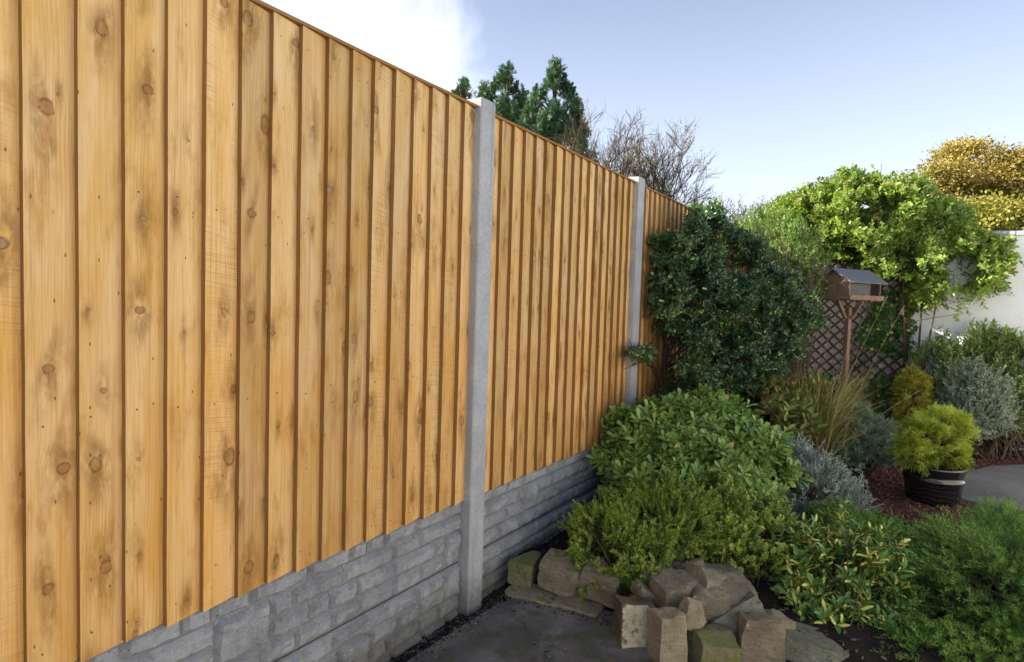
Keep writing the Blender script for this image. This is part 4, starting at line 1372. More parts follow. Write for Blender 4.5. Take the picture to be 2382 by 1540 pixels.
# --- conifer helpers: flat fans of scale-leaved shoots
def fans(LV, P, D, rng, k, length, w, rnd_t, droop=.1, sub=3):
    T = len(P); d = unit(D)
    side = unit(np.cross(d, np.array([0, 0, 1.0])+rng.normal(size=d.shape)*.5)); nn = np.cross(side, d)
    # main axis
    LV.add(P, d, nn, length, w*1.2, ST, rnd_t)
    for i in range(k):
        t = (i+1)/(k+1)
        for sg in (-1, 1):
            b = P + d*(length*t*.9)[:, None] - np.array([0, 0, 1.0])*(droop*length*t*t)[:, None]
            dd = unit(d*.72 + side*sg*.68 + rng.normal(size=d.shape)*.16 - np.array([0, 0, 1.0])*droop*.5)
            L = length*(.62-.42*t)*(1+.3*(rng.random(T)-.5))
            LV.add(b, dd, nn+rng.normal(size=d.shape)*.25, L, w, ST, np.clip(rnd_t+rng.normal(size=T)*.12, 0, 1))
            if sub and i < sub:
                for s2 in (-1, 1):
                    d2 = unit(dd*.75+d*.45*s2+side*.3*s2+rng.normal(size=d.shape)*.15)
                    LV.add(b+dd*(L*.35)[:, None], d2, nn+rng.normal(size=d.shape)*.3, L*.55, w*.9, ST, np.clip(rnd_t+.1+rng.normal(size=T)*.1, 0, 1))

GOLD = [(.10, .095, .012), (.19, .18, .022), (.30, .28, .04), (.42, .40, .075)]
rng = np.random.default_rng(15)
M['gold_pot'] = leaf_material('golden_conifer_leaf', [(.045, .055, .010), (.11, .125, .018), (.21, .22, .035), (.34, .34, .07)], .5, .3, .3, vein=0, clump=9)
pcw = pcx + np.array([0, 0, .27])
lob = [lobe(2168, 1035, 4.62, 50, 50, .17), lobe(2128, 1058, 4.55, 34, 26, .12), lobe(2212, 1056, 4.58, 36, 26, .12), lobe(2210, 1000, 4.65, 36, 34, .12), lobe(2146, 1005, 4.65, 30, 32, .12), lobe(2232, 1020, 4.6, 20, 22, .08), lobe(2184, 978, 4.65, 18, 24, .08), lobe(2112, 1030, 4.6, 16, 18, .07)]
pl = plant('golden_conifer', 'bushy golden-yellow dwarf conifer growing in the black glazed pot', 'conifer', pcw)
LV = Leaves()
P, Nn = sample(lob, 480, rng, .55, 1.02, -.7, .34, 10)
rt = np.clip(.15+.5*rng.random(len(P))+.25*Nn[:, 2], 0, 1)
dr = unit(Nn*.85+np.array([0, 0, .35])+rng.normal(size=Nn.shape)*.28)
fans(LV, P-dr*.03, dr, rng, 6, .085+.05*rng.random(len(P)), .0062, rt, .2)
Pt, Nt = sample(lob, 70, rng, 1.0, 1.22, -.2, inner=1.0)
dt = unit(Nt*.7+np.array([0, 0, .6])+rng.normal(size=Nt.shape)*.25)
fans(LV, Pt-dt*.06, dt, rng, 7, .10+.06*rng.random(len(Pt)), .0062, .35+.5*rng.random(len(Pt)), .2)
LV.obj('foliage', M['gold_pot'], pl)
tubes('stems', stems_to(pcw-np.array([0, 0, .04]), P[::2], rng, 6, .1, .03), .006, .002, M['twig'], pl, 4)

rng = np.random.default_rng(16)
M['gold_col'] = leaf_material('golden_thuja_leaf', [(.05, .05, .008), (.115, .108, .013), (.21, .19, .022), (.30, .275, .04)], .5, .25, .3, vein=0, clump=8, alt=(.16, .085, .025), altp=.10)
bs = at(2124, 1000, 6.1); bs[2] = .02
pl = plant('golden_thuja', 'egg-shaped golden columnar conifer standing against the trellis side', 'conifer', bs)
lob = [lobe(2124, 905, 6.1, 33, 46, .15), lobe(2122, 955, 6.1, 36, 50, .16), lobe(2126, 1005, 6.1, 32, 40, .14)]
LV = Leaves()
P, Nn = sample(lob, 620, rng, .7, 1.0, -.9, .26, 10)
dr = unit(Nn*.55+np.array([0, 0, .55])+rng.normal(size=Nn.shape)*.2)
P = P-dr*.04
rt = np.clip(.1+.6*rng.random(len(P)), 0, 1)
fans(LV, P, dr, rng, 5, .085+.05*rng.random(len(P)), .0065, rt, .55, 2)
LV.obj('foliage', M['gold_col'], pl)
tubes('stems', stems_to(bs, P[::3], rng, 6, .05, .02), .006, .002, M['twig'], pl, 4)

# --- upright leafy shrub along the wall at right
rng = np.random.default_rng(17)
M['laurel'] = leaf_material('wall_shrub_leaf', [(.035, .055, .02), (.075, .105, .035), (.12, .155, .05), (.17, .20, .07)], .4, .28, .4, vein=.25)
lob = [lobe(2200, 860, 6.55, 75, 80, .28), lobe(2290, 840, 6.6, 85, 75, .28), lobe(2375, 850, 6.55, 70, 80, .28), lobe(2360, 940, 6.35, 75, 80, .25), lobe(2170, 920, 6.5, 50, 60, .22), lobe(2440, 900, 6.4, 70, 110, .3)]
bs = ground(2300, 1045, .03)
pl = plant('wall_shrub', 'upright green leafy shrub growing along the white wall at the right edge', 'shrub', bs)
LV = Leaves()
P, Nn = sample(lob, 1050, rng, .55, 1.05, -.7, .26, 6.0)
dr = unit(Nn*.4+np.array([0, 0, .95])+rng.normal(size=Nn.shape)*.25)
sprigs(LV, P, dr, rng, 15, .15, .052, .018, OV, 58, lvar=.3)
tpx = np.array([at(x_, y_, 6.55) for x_, y_ in ((2140, 812), (2185, 760), (2230, 775), (2262, 745), (2300, 790), (2330, 770), (2365, 765), (2160, 790), (2210, 800), (2280, 775), (2350, 800))])
td = unit(np.array([0, 0, 1.0])+rng.normal(size=tpx.shape)*.15)
sprigs(LV, tpx, td, rng, 18, .24, .055, .018, OV, 58, rnd_t=np.full(len(tpx), .45))
LV.obj('foliage', M['laurel'], pl, clip=lambda V: V[:, 1] < 8.57)
tubes('shoots', np.stack([P-dr*.20, P-dr*.1, P], 1), .002, .001, M['stem_green'], pl, 3)
tubes('stems', stems_to(bs, np.concatenate([P[::4], tpx]), rng, 6, .08, .25), .007, .002, M['twig'], pl, 4)

# --- grey variegated shrub
rng = np.random.default_rng(18)
M['pitto'] = leaf_material('variegated_grey_leaf', [(.07, .10, .06), (.13, .17, .11), (.21, .25, .17), (.30, .33, .24)], .45, .22, .35, vein=.0, clump=7, tcol=(1.2, 1.3, 1.0), sat=(1, 1, .97))
lob = [lobe(2272, 915, 5.95, 70, 72, .28), lobe(2260, 975, 5.85, 66, 52, .25), lobe(2305, 955, 5.95, 45, 60, .22), lobe(2235, 940, 5.9, 40, 50, .2)]
bs = ground(2275, 1060, .03)
pl = plant('variegated_shrub', 'rounded pale grey-green shrub with fine leaves in front of the wall shrub', 'shrub', bs)
LV = Leaves()
P, Nn = sample(lob, 1300, rng, .68, 1.04, -.8, .2, 9.0)
dr = unit(Nn*.8+np.array([0, 0, .45])+rng.normal(size=Nn.shape)*.35)
sprigs(LV, P, dr, rng, 14, .09, .021, .011, OV, 60, lvar=.35)
P2, N2 = sample(lob, 500, rng, .35, .7, -.8)
sprigs(LV, P2, unit(N2+rng.normal(size=N2.shape)*.5), rng, 10, .1, .022, .012, DI, 60, rnd_t=np.zeros(len(P2)))
long_shoots(LV, lob, 90, rng, .13, 20, .022, .011, OV, M['twig'], pl, .5, 55, None, 1.25)
LV.obj('foliage', M['pitto'], pl)
tubes('stems', stems_to(bs, P[::5], rng, 6), .005, .001, M['twig'], pl, 3)

# --- variegated euonymus
rng = np.random.default_rng(19)
M['euon'] = leaf_material('euonymus_leaf', [(.018, .045, .012), (.035, .075, .016), (.06, .11, .022)], .30, .2, .5, vein=.0, centre=(.70, .62, .15), clump=5)
lob = [lobe(1900, 1320, 3.05, 85, 85, .22), lobe(1985, 1340, 3.02, 95, 95, .25), lobe(1925, 1410, 2.88, 105, 62, .2), lobe(2050, 1400, 2.92, 65, 80, .2), lobe(1870, 1390, 2.92, 55, 55, .16), lobe(2000, 1440, 2.82, 75, 45, .16)]
bs = ground(1970, 1460, .04)
pl = plant('euonymus', 'dark green evergreen with bright yellow-centred leaves, right of the stone heap', 'shrub', bs)
LV = Leaves()
P, Nn = sample(lob, 480, rng, .66, 1.08, -.75, .34, 9.0)
dr = unit(Nn*.7+np.array([0, 0, .6])+rng.normal(size=Nn.shape)*.3)
ordr = np.argsort(-front(P, Nn, lob)); A_, B_ = ordr[:40], ordr[40:]
sprigs(LV, P[B_], dr[B_], rng, 10, .07, .050, .0225, OV, 68, lvar=.35)
P2, N2 = sample(lob, 330, rng, .3, .66, -.7)
sprigs(LV, P2, unit(N2+rng.normal(size=N2.shape)*.5), rng, 8, .08, .042, .017, OV, 60)
long_shoots(LV, lob, 26, rng, .12, 12, .050, .022, OV, M['stem_green'], pl, .5, 65, None, 1.25)
LV.obj('foliage', M['euon'], pl)
lv2 = Leaves(); rec = [sprigs(lv2, P[A_], dr[A_], rng, 7, .06, .054, .0235, OV, 70)]
# the tall yellow shoot
tipy = np.array([at(1962, 1168, 3.1), at(1908, 1222, 3.08)]); tdy = unit(np.array([[0, 0, 1.0], [.05, 0, 1.0]]))
M['euon_y'] = leaf_material('yellow_leaf', [(.26, .25, .04), (.42, .38, .06)], .4, .3, vein=.2)
leaf_pieces(pl, rec, M['euon'], OV, 280, rng)
lv3 = Leaves(); rec = [sprigs(lv3, tipy, tdy, rng, 10, .15, .042, .017, OV, 75, droop=.45)]
leaf_pieces(pl, rec, M['euon_y'], OV, 20, rng)
tubes('stems', stems_to(bs, np.concatenate([P[::4], tipy]), rng, 6, .1), .004, .0016, M['stem_green'], pl, 4)

# --- narrow-leaved green perennial between euonymus and pot
rng = np.random.default_rng(20)
M['peren'] = leaf_material('narrow_green_leaf', [(.025, .05, .014), (.05, .09, .022), (.085, .13, .032), (.12, .17, .05)], .45, .28, .35, vein=.25)
lob = [lobe(1970, 1232, 3.5, 80, 52, .25), lobe(2060, 1245, 3.6, 75, 36, .25), lobe(2030, 1265, 3.35, 80, 50, .22), lobe(1910, 1260, 3.4, 50, 40, .18), lobe(2110, 1275, 3.4, 50, 36, .2)]
bs = ground(2010, 1330, .03)
pl = plant('narrow_leaved_perennial', 'bushy green plant with narrow leaves in front of the black pot', 'plant', bs)
LV = Leaves()
P, Nn = sample(lob, 750, rng, .55, 1.05, -.5, .2, 8)
dr = unit(Nn*.5+np.array([0, 0, .8])+rng.normal(size=Nn.shape)*.3)
sprigs(LV, P, dr, rng, 15, .085, .050, .0085, OV, 62, lvar=.35)
LV.obj('foliage', M['peren'], pl)
tubes('stems', stems_to(bs, P[::3], rng, 6, .1, .12), .003, .001, M['stem_green'], pl, 3)

# --- juniper: arching plumes
rng = np.random.default_rng(21)
M['juni'] = leaf_material('juniper_leaf', [(.008, .022, .008), (.022, .052, .012), (.055, .105, .020), (.13, .20, .04)], .5, .22, .3, vein=0, clump=4)
lob = [lobe(2255, 1325, 3.12, 150, 70, .35), lobe(2350, 1285, 3.4, 120, 50, .35), lobe(2180, 1400, 2.95, 105, 90, .28), lobe(2330, 1400, 2.85, 130, 110, .3), lobe(2180, 1490, 2.7, 100, 55, .2), lobe(2450, 1350, 3.0, 110, 100, .35), lobe(2360, 1510, 2.6, 120, 60, .2), lobe(2370, 1235, 3.7, 80, 24, .3), lobe(2110, 1440, 2.8, 70, 60, .2), lobe(2250, 1545, 2.5, 140, 40, .2), lobe(2120, 1530, 2.55, 70, 40, .15)]
bs = ground(2330, 1420, .02)
pl = plant('juniper', 'large spreading feathery green juniper filling the lower right corner', 'shrub', bs)
LV = Leaves()
P, Nn = sample(lob, 1900, rng, .58, 1.02, -.8, .42, 5.5, inner=.62)
o2 = unit((P-bs)*np.array([1, 1, .0]))
dr = unit(o2*.55+Nn*.35+np.array([0, 0, .25])-HR*.15+rng.normal(size=Nn.shape)*.22)
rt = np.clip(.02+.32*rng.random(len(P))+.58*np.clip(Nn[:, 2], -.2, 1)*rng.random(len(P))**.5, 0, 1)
def plumes(LV, P, D, rng, k, length, L, w, rt):
    T = len(P); d = unit(D); a = perp(d); b = np.cross(d, a)
    tt = (np.arange(k)+.3)/k
    ph = np.arange(k)[None]*2.4+rng.random((T, 1))*6.28
    cur = -.25
    base = P[:, None]+d[:, None]*(length[:, None]*tt[None])[..., None]+np.array([0, 0, cur])*((tt**2)[None]*length[:, None])[..., None]
    rad = a[:, None]*np.cos(ph)[..., None]+b[:, None]*np.sin(ph)[..., None]
    DD = d[:, None]*.80+rad*.58+np.array([0, 0, .08])
    LL = L*(1.15-.8*tt)[None]*(1+.4*(rng.random((T, k))-.5))
    LV.add(base, DD, rng.normal(size=base.shape), LL, w, ST, np.clip(rt[:, None]+.45*tt[None]-.08+rng.normal(size=(T, k))*.08, 0, 1))
    # second order
    LV.add(base+unit(DD)*(LL*.4)[..., None], unit(DD)*.8+np.cross(unit(DD), rad)*.5, rng.normal(size=base.shape), LL*.55, w*.8, ST, np.clip(rt[:, None]+.5*tt[None]-.05, 0, 1))
    LV.add(base+unit(DD)*(LL*.3)[..., None], unit(DD)*.8-np.cross(unit(DD), rad)*.5, rng.normal(size=base.shape), LL*.55, w*.8, ST, np.clip(rt[:, None]+.5*tt[None]-.05, 0, 1))
plumes(LV, P-dr*.07, dr, rng, 24, .18+.12*rng.random(len(P)), .042, .0024, rt)
P2, N2 = sample(lob, 420, rng, .3, .6, -.7)
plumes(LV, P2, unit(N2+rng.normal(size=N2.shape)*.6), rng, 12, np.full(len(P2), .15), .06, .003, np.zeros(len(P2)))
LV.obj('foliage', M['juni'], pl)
tubes('shoots', np.stack([P-dr*.10, P, P+dr*.10-np.array([0, 0, .02])], 1), .002, .0008, M['twig'], pl, 3)
tubes('branches', stems_to(bs, P[::6], rng, 6, .05, .1), .008, .002, M['bark'], pl, 4)

# --- honeysuckle over the trellis and the wall
rng = np.random.default_rng(22)
M['honey'] = leaf_material('honeysuckle_leaf', [(.028, .048, .012), (.075, .112, .024), (.135, .175, .036), (.25, .27, .07)], .42, .36, .35, vein=.1, clump=2.2)
M['honey_f'] = leaf_material('bloom_and_lit_leaf', [(.30, .27, .08), (.36, .33, .12), (.40, .30, .14)], .5, .3, vein=0, tcol=(1, 1, .8), sat=(1, 1, .97))  # pale yellow blooms, also standing in for sunlit leaves
lob = [lobe(1880, 520, 7.25, 90, 62, .42), lobe(1960, 480, 7.1, 110, 68, .45), lobe(2070, 480, 7.0, 110, 62, .45), lobe(2160, 540, 6.95, 110, 75, .42), lobe(2240, 590, 6.85, 85, 62, .36), lobe(2285, 600, 6.75, 48, 48, .3),
       lobe(1990, 560, 7.0, 110, 55, .42), lobe(2100, 600, 6.9, 100, 62, .4), lobe(2190, 655, 6.8, 70, 45, .3), lobe(2270, 650, 6.7, 42, 32, .22), lobe(2150, 690, 6.9, 40, 28, .2), lobe(1840, 570, 7.2, 50, 40, .3), lobe(2250, 640, 6.75, 80, 55, .3), lobe(2300, 635, 6.7, 38, 42, .22), lobe(2190, 690, 6.75, 36, 22, .14), lobe(1825, 510, 7.2, 45, 45, .3)]
bs = np.array([TX1+.06, 8.36, .02])
pl = plant('honeysuckle', 'big sunlit honeysuckle sprawling over the trellis top and white wall', 'climber', bs)
LV = Leaves()
def hc(P): return (P[:, 0] > -.25) & ((P[:, 1] < 8.56) | (P[:, 2] > 2.47))
P, Nn = sample(lob, 4800, rng, .58, 1.10, -.75, .41, 5.0, inner=.66, clip=hc)
dr = unit(Nn*.75+np.array([0, 0, .25])+rng.normal(size=Nn.shape)*.45)
rt = np.clip(.55*rng.random(len(P)), 0, 1)
sprigs(LV, P, dr, rng, 11, .14, .050, .027, OV, 62, rnd_t=rt, lvar=.35)
P2, N2 = sample(lob, 700, rng, .3, .6, -.8, clip=hc)
sprigs(LV, P2, unit(N2+rng.normal(size=N2.shape)*.6), rng, 6, .15, .042, .022, OV, 60, rnd_t=np.zeros(len(P2)))
# shoots waving above, and trailing ends below
sh = np.array([at(x_, y_, z_) for x_, y_, z_ in ((1945, 412, 7.1), (2032, 388, 7.0), (2050, 420, 7.0), (1905, 420, 7.1), (1985, 415, 7.1), (2085, 430, 7.0), (1850, 455, 7.2), (2120, 445, 7.0), (1890, 440, 7.2), (2335, 575, 6.7), (2330, 630, 6.7))])
sd_ = unit(np.array([0, 0, 1.0])+rng.normal(size=sh.shape)*.35)
sprigs(LV, sh, sd_, rng, 22, .34, .05, .026, OV, 60)
tr_ = np.array([at(x_, y_, z_) for x_, y_, z_ in ((2255, 730, 6.75), (2225, 745, 6.75), (2310, 690, 6.65), (2150, 725, 6.85), (2270, 705, 6.7), (2200, 715, 6.8), (2290, 715, 6.7))])
sprigs(LV, tr_, unit(np.array([0, 0, -1.0])+rng.normal(size=tr_.shape)*.4), rng, 22, .30, .045, .024, OV, 65)
clipw = lambda V: (V[:, 1] < 8.585) | (V[:, 2] > 2.46)
long_shoots(LV, lob, 90, rng, .20, 14, .046, .025, OV, M['twig'], pl, .6, 60, hc, 1.16)
LV.obj('foliage', M['honey'], pl, clip=clipw)
fs = P[rng.random(len(P)) < .15]
LF = Leaves(); sprigs(LF, fs+unit(fs-np.array([1.4, 8.6, 2.2]))*.03, unit(np.array([-.2, -.5, .6])+rng.normal(size=fs.shape)*.4), rng, 9, .03, .040, .009, DI, 70, whorl=True)
LF.obj('flowers', M['honey_f'], pl, clip=clipw)  # blooms made plentiful to imitate leaves catching the sun
# vine wood: tangled bare stems inside
cent = np.array([c for c, _ in lob])
tg = P[rng.integers(0, len(P), 620)]
nr = cent[np.argmin(((tg[:, None]-cent[None])**2).sum(-1), 1)]
mid = tg*.5+nr*.5+rng.normal(size=tg.shape)*.10
vt = np.stack([nr+rng.normal(size=nr.shape)*.08, nr*.6+mid*.4+rng.normal(size=nr.shape)*.05, mid, mid*.4+tg*.6+rng.normal(size=tg.shape)*.04, tg], 1)
vt[..., 1] = np.where(vt[..., 2] < 2.5, np.minimum(vt[..., 1], 8.57), vt[..., 1])
tubes('vines', vt, .0045, .0015, M['twig'], pl, 4)
vs = stems_to(bs, cent[(cent[:, 2] > 1.7) & (cent[:, 0] > 1.45) & (cent[:, 0] < 2.0)], rng, 9, .3, .05)
vs[..., 0] = vs[..., 0]*.999
vs[..., 1] = np.where(vs[..., 2] < 2.5, np.minimum(vs[..., 1], 8.46), vs[..., 1])
tubes('main_stems', vs, .016, .007, M['bark'], pl, 6)
# tendrils looping on the wall
tt = np.linspace(0, 1, 14)
td1 = np.stack([ony(2110+130*q, 750-6*math.sin(q*3)-40*q*q*.5, 8.52) for q in tt])
td2 = np.stack([ony(2112+26*math.sin(q*2.8), 770+130*q, 8.52) for q in tt])
tubes('tendrils', np.stack([td1, td2]), .0035, .0025, M['twig'], pl, 4)

# --- ivy creeping through the trellis
rng = np.random.default_rng(23)
M['ivy'] = leaf_material('ivy_leaf', [(.015, .04, .014), (.03, .07, .02), (.055, .105, .03)], .35, .2, .45, vein=.3, alt=(.30, .30, .05), altp=.05)
n = 1500
xs = rng.uniform(TX0+.02, TX1+.06, n); zs = rng.uniform(.05, 1.75, n)
den = vnoise(np.c_[xs, zs*0+1, zs], 3.2, 9)*.9 + .35*(xs-TX0)/(TX1-TX0) - .28*zs/1.7
ok = den > .53
P = np.c_[xs[ok], np.full(ok.sum(), TY-.03)+rng.normal(size=ok.sum())*.015, zs[ok]]
pl = plant('trellis_ivy', 'thin dark ivy climbing through the diamond trellis', 'climber', (TX1-.2, 8.42, .02))
LV = Leaves()
sprigs(LV, P, unit(np.array([0, -.7, .3])+rng.normal(size=P.shape)*.4), rng, 4, .05, .050, .042, OV, 60, droop=.3)
LV.obj('foliage', M['ivy'], pl, clip=lambda V: V[:, 1] < 8.57)
bsx = rng.uniform(TX0+.2, TX1, 26)
vv = np.stack([np.stack([bsx+(P[rng.integers(0, len(P), 26), 0]-bsx)*q*.6+rng.normal(size=26)*.02, np.full(26, TY-.025), .02+q*rng.uniform(.6, 1.6, 26)], -1) for q in np.linspace(0, 1, 8)], 1)
tubes('vines', vv, .004, .0015, M['twig'], pl, 4)

# ------------------------------------------------------------------ trees beyond the fence
def plume_lobes(ax, top, slope, wmax, bottom, lean, seed, shoulders=()):
    r_ = random.Random(seed); out = []
    y = top+20
    while y < bottom:
        w = min(wmax, (y-top)*slope)
        n = max(1, int(2*w/26))
        for q in range(n):
            fx = 0 if n == 1 else -1+2*q/(n-1)
            px = ax+lean*(y-top)+fx*w*r_.uniform(.85, 1.1)
            for dz_ in ((0,) if abs(fx) > .8 else (-.55, .35)):
                out.append((px+r_.uniform(-6, 6), y+r_.uniform(-8, 8)+8*abs(fx), dz_*min(1, w/60)+r_.uniform(-.15, .15), r_.uniform(13, 20), r_.uniform(18, 27), r_.uniform(.20, .32)))
        y += 21
    return out
def conifer(label, base, height, lobes_px, Z, seed, n, spires, cols):
    rng = np.random.default_rng(seed)
    mt = leaf_material('conifer_leaf', cols, .5, .16, .3, vein=0, clump=1.4, tcol=(1.0, 1.2, .9), sat=(1.0, .96, 1.0), gain=2.2)
    pl = plant('conifer_tree', label, 'tree', base, 'tall conifers behind the fence')
    lob = [lobe(px, py, Z+dz_, rx, ry, rd) for (px, py, dz_, rx, ry, rd) in lobes_px]
    LV = Leaves()
    P, Nn = sample(lob, n, rng, .35, 1.08, -.8, .20, 2.2, inner=.45)
    ax = np.array(base, float)
    dr = unit(Nn*.6+np.array([0, 0, .75])+rng.normal(size=Nn.shape)*.25)
    rt = np.clip(.1+.55*rng.random(len(P)), 0, 1)
    dr = unit(dr+rng.normal(size=dr.shape)*.25)
    fans(LV, P-dr*.08, dr, rng, 4, .15+.13*rng.random(len(P)), .016, rt, .0, 2)
    for (px, py, L) in spires:
        tip = at(px, py, Z)
        k = 26
        tt = rng.random(k)
        b = tip-np.array([0, 0, 1.0])*(L*tt)[:, None]+rng.normal(size=(k, 3))*.03
        dd = unit(rng.normal(size=(k, 3))*np.array([1, 1, .2])*(.25+.6*tt)[:, None]+np.array([0, 0, .7]))
        fans(LV, b, dd, rng, 3, .16+.22*tt, .035, rng.random(k), .0, 1)
        tubes('leader', [np.array([tip-np.array([0, 0, L*1.3]), tip-np.array([0, 0, L*.6]), tip])], .02, .006, M['bark'], pl, 5, None)
    LV.obj('crown', mt, pl)
    topc = max((c for c, _ in lob), key=lambda c: c[2])
    b = np.array(base, float)
    tubes('trunk', [np.stack([b+(topc-b)*q for q in np.linspace(0, 1, 8)])], .22, .03, M['bark'], pl, 8, None)
    ti = P[rng.integers(0, len(P), 160)]
    q = np.clip((ti[:, 2]-.8-b[2])/(topc[2]-b[2]), .05, .97)[:, None]
    b0 = b+(topc-b)*q
    tubes('limbs', np.stack([b0, b0*.5+ti*.5-np.array([0, 0, .05]), ti], 1), .04, .01, M['bark'], pl, 4)

CC = [(.018, .046, .024), (.04, .085, .038), (.075, .135, .05), (.12, .19, .07)]
def base_of(px, Z):
    b = at(px, 700, Z); b[2] = -.06; return b
conifer('taller conifer with pointed leader, behind the fence right of the nearest post', base_of(1285, 20), 9, plume_lobes(1288, 150, .46, 82, 470, -.02, 1), 20, 31, 8000,
        [(1290, 146, .9), (1330, 200, .6), (1248, 205, .6), (1352, 262, .6), (1312, 178, .5), (1340, 232, .5), (1232, 240, .5), (1360, 296, .5)], CC)
conifer('broader conifer with two blunt tops, directly behind the nearest post', base_of(1170, 21.5), 9, plume_lobes(1176, 160, .52, 66, 470, -.03, 2)+plume_lobes(1125, 205, .6, 40, 400, -.02, 3), 21.5, 32, 7000,
        [(1178, 160, .7), (1152, 186, .5), (1118, 206, .6), (1200, 192, .5), (1212, 225, .4)], CC)
conifer('small dark conifer tip peeking over the fence left of the nearest post', base_of(1072, 23), 8, plume_lobes(1082, 188, .22, 22, 400, 0, 4)+plume_lobes(1062, 208, .25, 18, 400, 0, 5), 23, 33, 1100,
        [(1082, 184, .6), (1062, 204, .5)], CC)

def twiggy(label, base, top, width, Z, seed, leafcols, leafn, leafL, stems=6, thr=.55):
    """thin autumn tree: forked upright stems, fine twigs, a few leaves left"""
    rng = np.random.default_rng(seed)
    pl = plant('bare_tree', label, 'tree', base, 'thin autumn trees behind the fence')
    b = np.array(base, float)
    H = top-b[2]
    lev = [[], [], [], []]
    def grow(p, d, L, l):
        m = 5
        pts = [p]
        q, dd = p.copy(), d.copy()
        for i in range(m-1):
            dd = unit1(dd+rng.normal(size=3)*(.10+.05*l)+np.array([0, 0, .10]))
            q = q+dd*L/(m-1); pts.append(q.copy())
        lev[l].append(pts)
        if l < 3:
            n = (7, 7, 5)[l]
            for i in range(n):
                t = rng.uniform(.35, 1.0)*(m-1); j = min(m-2, int(t)); f = t-j
                sp = pts[j]*(1-f)+pts[j+1]*f
                r_ = unit1(rng.normal(size=3)*np.array([1, 1, .15]))
                an = rng.uniform(.30, .75)
                grow(sp, unit1(dd*math.cos(an)+r_*math.sin(an)), L*rng.uniform(.34, .55), l+1)
    fork = b+np.array([0, 0, H*.28])
    for i in range(stems):
        a_ = i*2.4+rng.random(); rr_ = width/2*math.sqrt((i+.6)/stems)
        tgt = b+np.array([math.cos(a_)*rr_, math.sin(a_)*rr_, H*rng.uniform(.66, .80)])
        grow(fork.copy(), unit1(tgt-fork), np.linalg.norm(tgt-fork)*.92, 0)
    rad = [(.035, .014), (.013, .007), (.0075, .0045), (.005, .003)]
    nm = ['limbs', 'branches', 'twigs', 'fine_twigs']
    for l in range(4):
        tubes(nm[l], np.array(lev[l]), rad[l][0], rad[l][1], M['twig'] if l else M['bark'], pl, 4 if l < 2 else 3)
    tubes('trunk', [np.stack([b, b*.5+fork*.5+np.array([.03, 0, 0]), fork])], .09, .06, M['bark'], pl, 8, None)
    e = np.array(lev[3])[:, 1:].reshape(-1, 3)
    e = e[vnoise(e, 1.7, seed) > thr]
    LV = Leaves()
    mt = leaf_material('autumn_remnant_leaf', leafcols, .5, .35, .3, vein=0, clump=1.3)
    q = e[rng.integers(0, len(e), leafn)]+rng.normal(size=(leafn, 3))*.05
    LV.add(q, rng.normal(size=q.shape), rng.normal(size=q.shape), leafL*(.7+.6*rng.random(leafn)), leafL*.6, DI, rng.random(leafn))
    LV.obj('crown', mt, pl)

AC = [(.035, .045, .015), (.09, .085, .02), (.26, .19, .02), (.36, .27, .04)]
def topz(py, px, Z): return at(px, py, Z)[2]
twiggy('thin twiggy tree right of the tall conifer, nearly leafless', base_of(1385, 17), topz(222, 1395, 17), 1.0, 17, 41, AC, 320, .06, 10, .62)
twiggy('wider bare tree with yellow leaves left, behind the second post', base_of(1505, 18), topz(300, 1525, 18), 1.35, 18, 42, AC, 1500, .065, 12, .58)
twiggy('small bare tree top seen just above the dark evergreen bush', base_of(1635, 15), topz(405, 1635, 15), .7, 15, 43, AC, 80, .05, 4, .55)
HC = [(.04, .05, .018), (.08, .085, .025), (.15, .12, .03)]
twiggy('distant thin hedge tree right of the small bare tree top', base_of(1700, 16), topz(440, 1700, 16), 1.1, 16, 44, HC, 900, .06, 6, .45)
twiggy('distant thin hedge tree beside the left end of the honeysuckle', base_of(1775, 16), topz(430, 1775, 16), 1.1, 16, 45, HC, 900, .06, 6, .45)

def broadleaf(name, label, base, lobes_px, Z, seed, nclump, per, L, cols, group=None, alt=None):
    rng = np.random.default_rng(seed)
    pl = plant(name, label, 'tree', base, group)
    mt = leaf_material(name+'_leaf', cols, .5, .30, .3, vein=0, clump=.55, tcol=(1.25, 1.1, .6), sat=(1.0, .98, .80), gain=2.4)
    lob = [lobe(px, py, Z+dz_, rx, ry, rd) for (px, py, dz_, rx, ry, rd) in lobes_px]
    P, Nn = sample(lob, nclump, rng, .55, 1.04, -.75, .37, 1.25, inner=.7)
    q = P[:, None]+rng.normal(size=(len(P), per, 3))*np.array([.22, .22, .13])
    LV = Leaves()
    LV.add(q.reshape(-1, 3), rng.normal(size=(len(P)*per, 3)), rng.normal(size=(len(P)*per, 3))+np.array([0, 0, .8]), L*(.7+.6*rng.random(len(P)*per)), L*.62, DI,
           np.clip(np.repeat(rng.random(len(P))*.6, per)+rng.random(len(P)*per)*.4, 0, 1))
    LV.obj('crown', mt, pl)
    b = np.array(base, float)
    cs = np.array([c for c, _ in lob])
    fork = b+np.array([0, 0, 1.0])*(cs[:, 2].mean()-b[2])*.45
    tubes('trunk', [np.stack([b, b*.5+fork*.5+np.array([.06, 0, 0]), fork])], .26, .18, M['bark'], pl, 10, None)
    tubes('limbs', np.stack([np.repeat(fork[None], len(cs), 0), fork*.5+cs*.5+rng.normal(size=cs.shape)*.15, cs], 1), .10, .03, M['bark'], pl, 6)
    ti = P[rng.integers(0, len(P), 300)]
    nr = cs[np.argmin(((ti[:, None]-cs[None])**2).sum(-1), 1)]
    tubes('twigs', np.stack([nr, nr*.5+ti*.5+rng.normal(size=ti.shape)*.1, ti], 1), .03, .008, M['bark'], pl, 4)

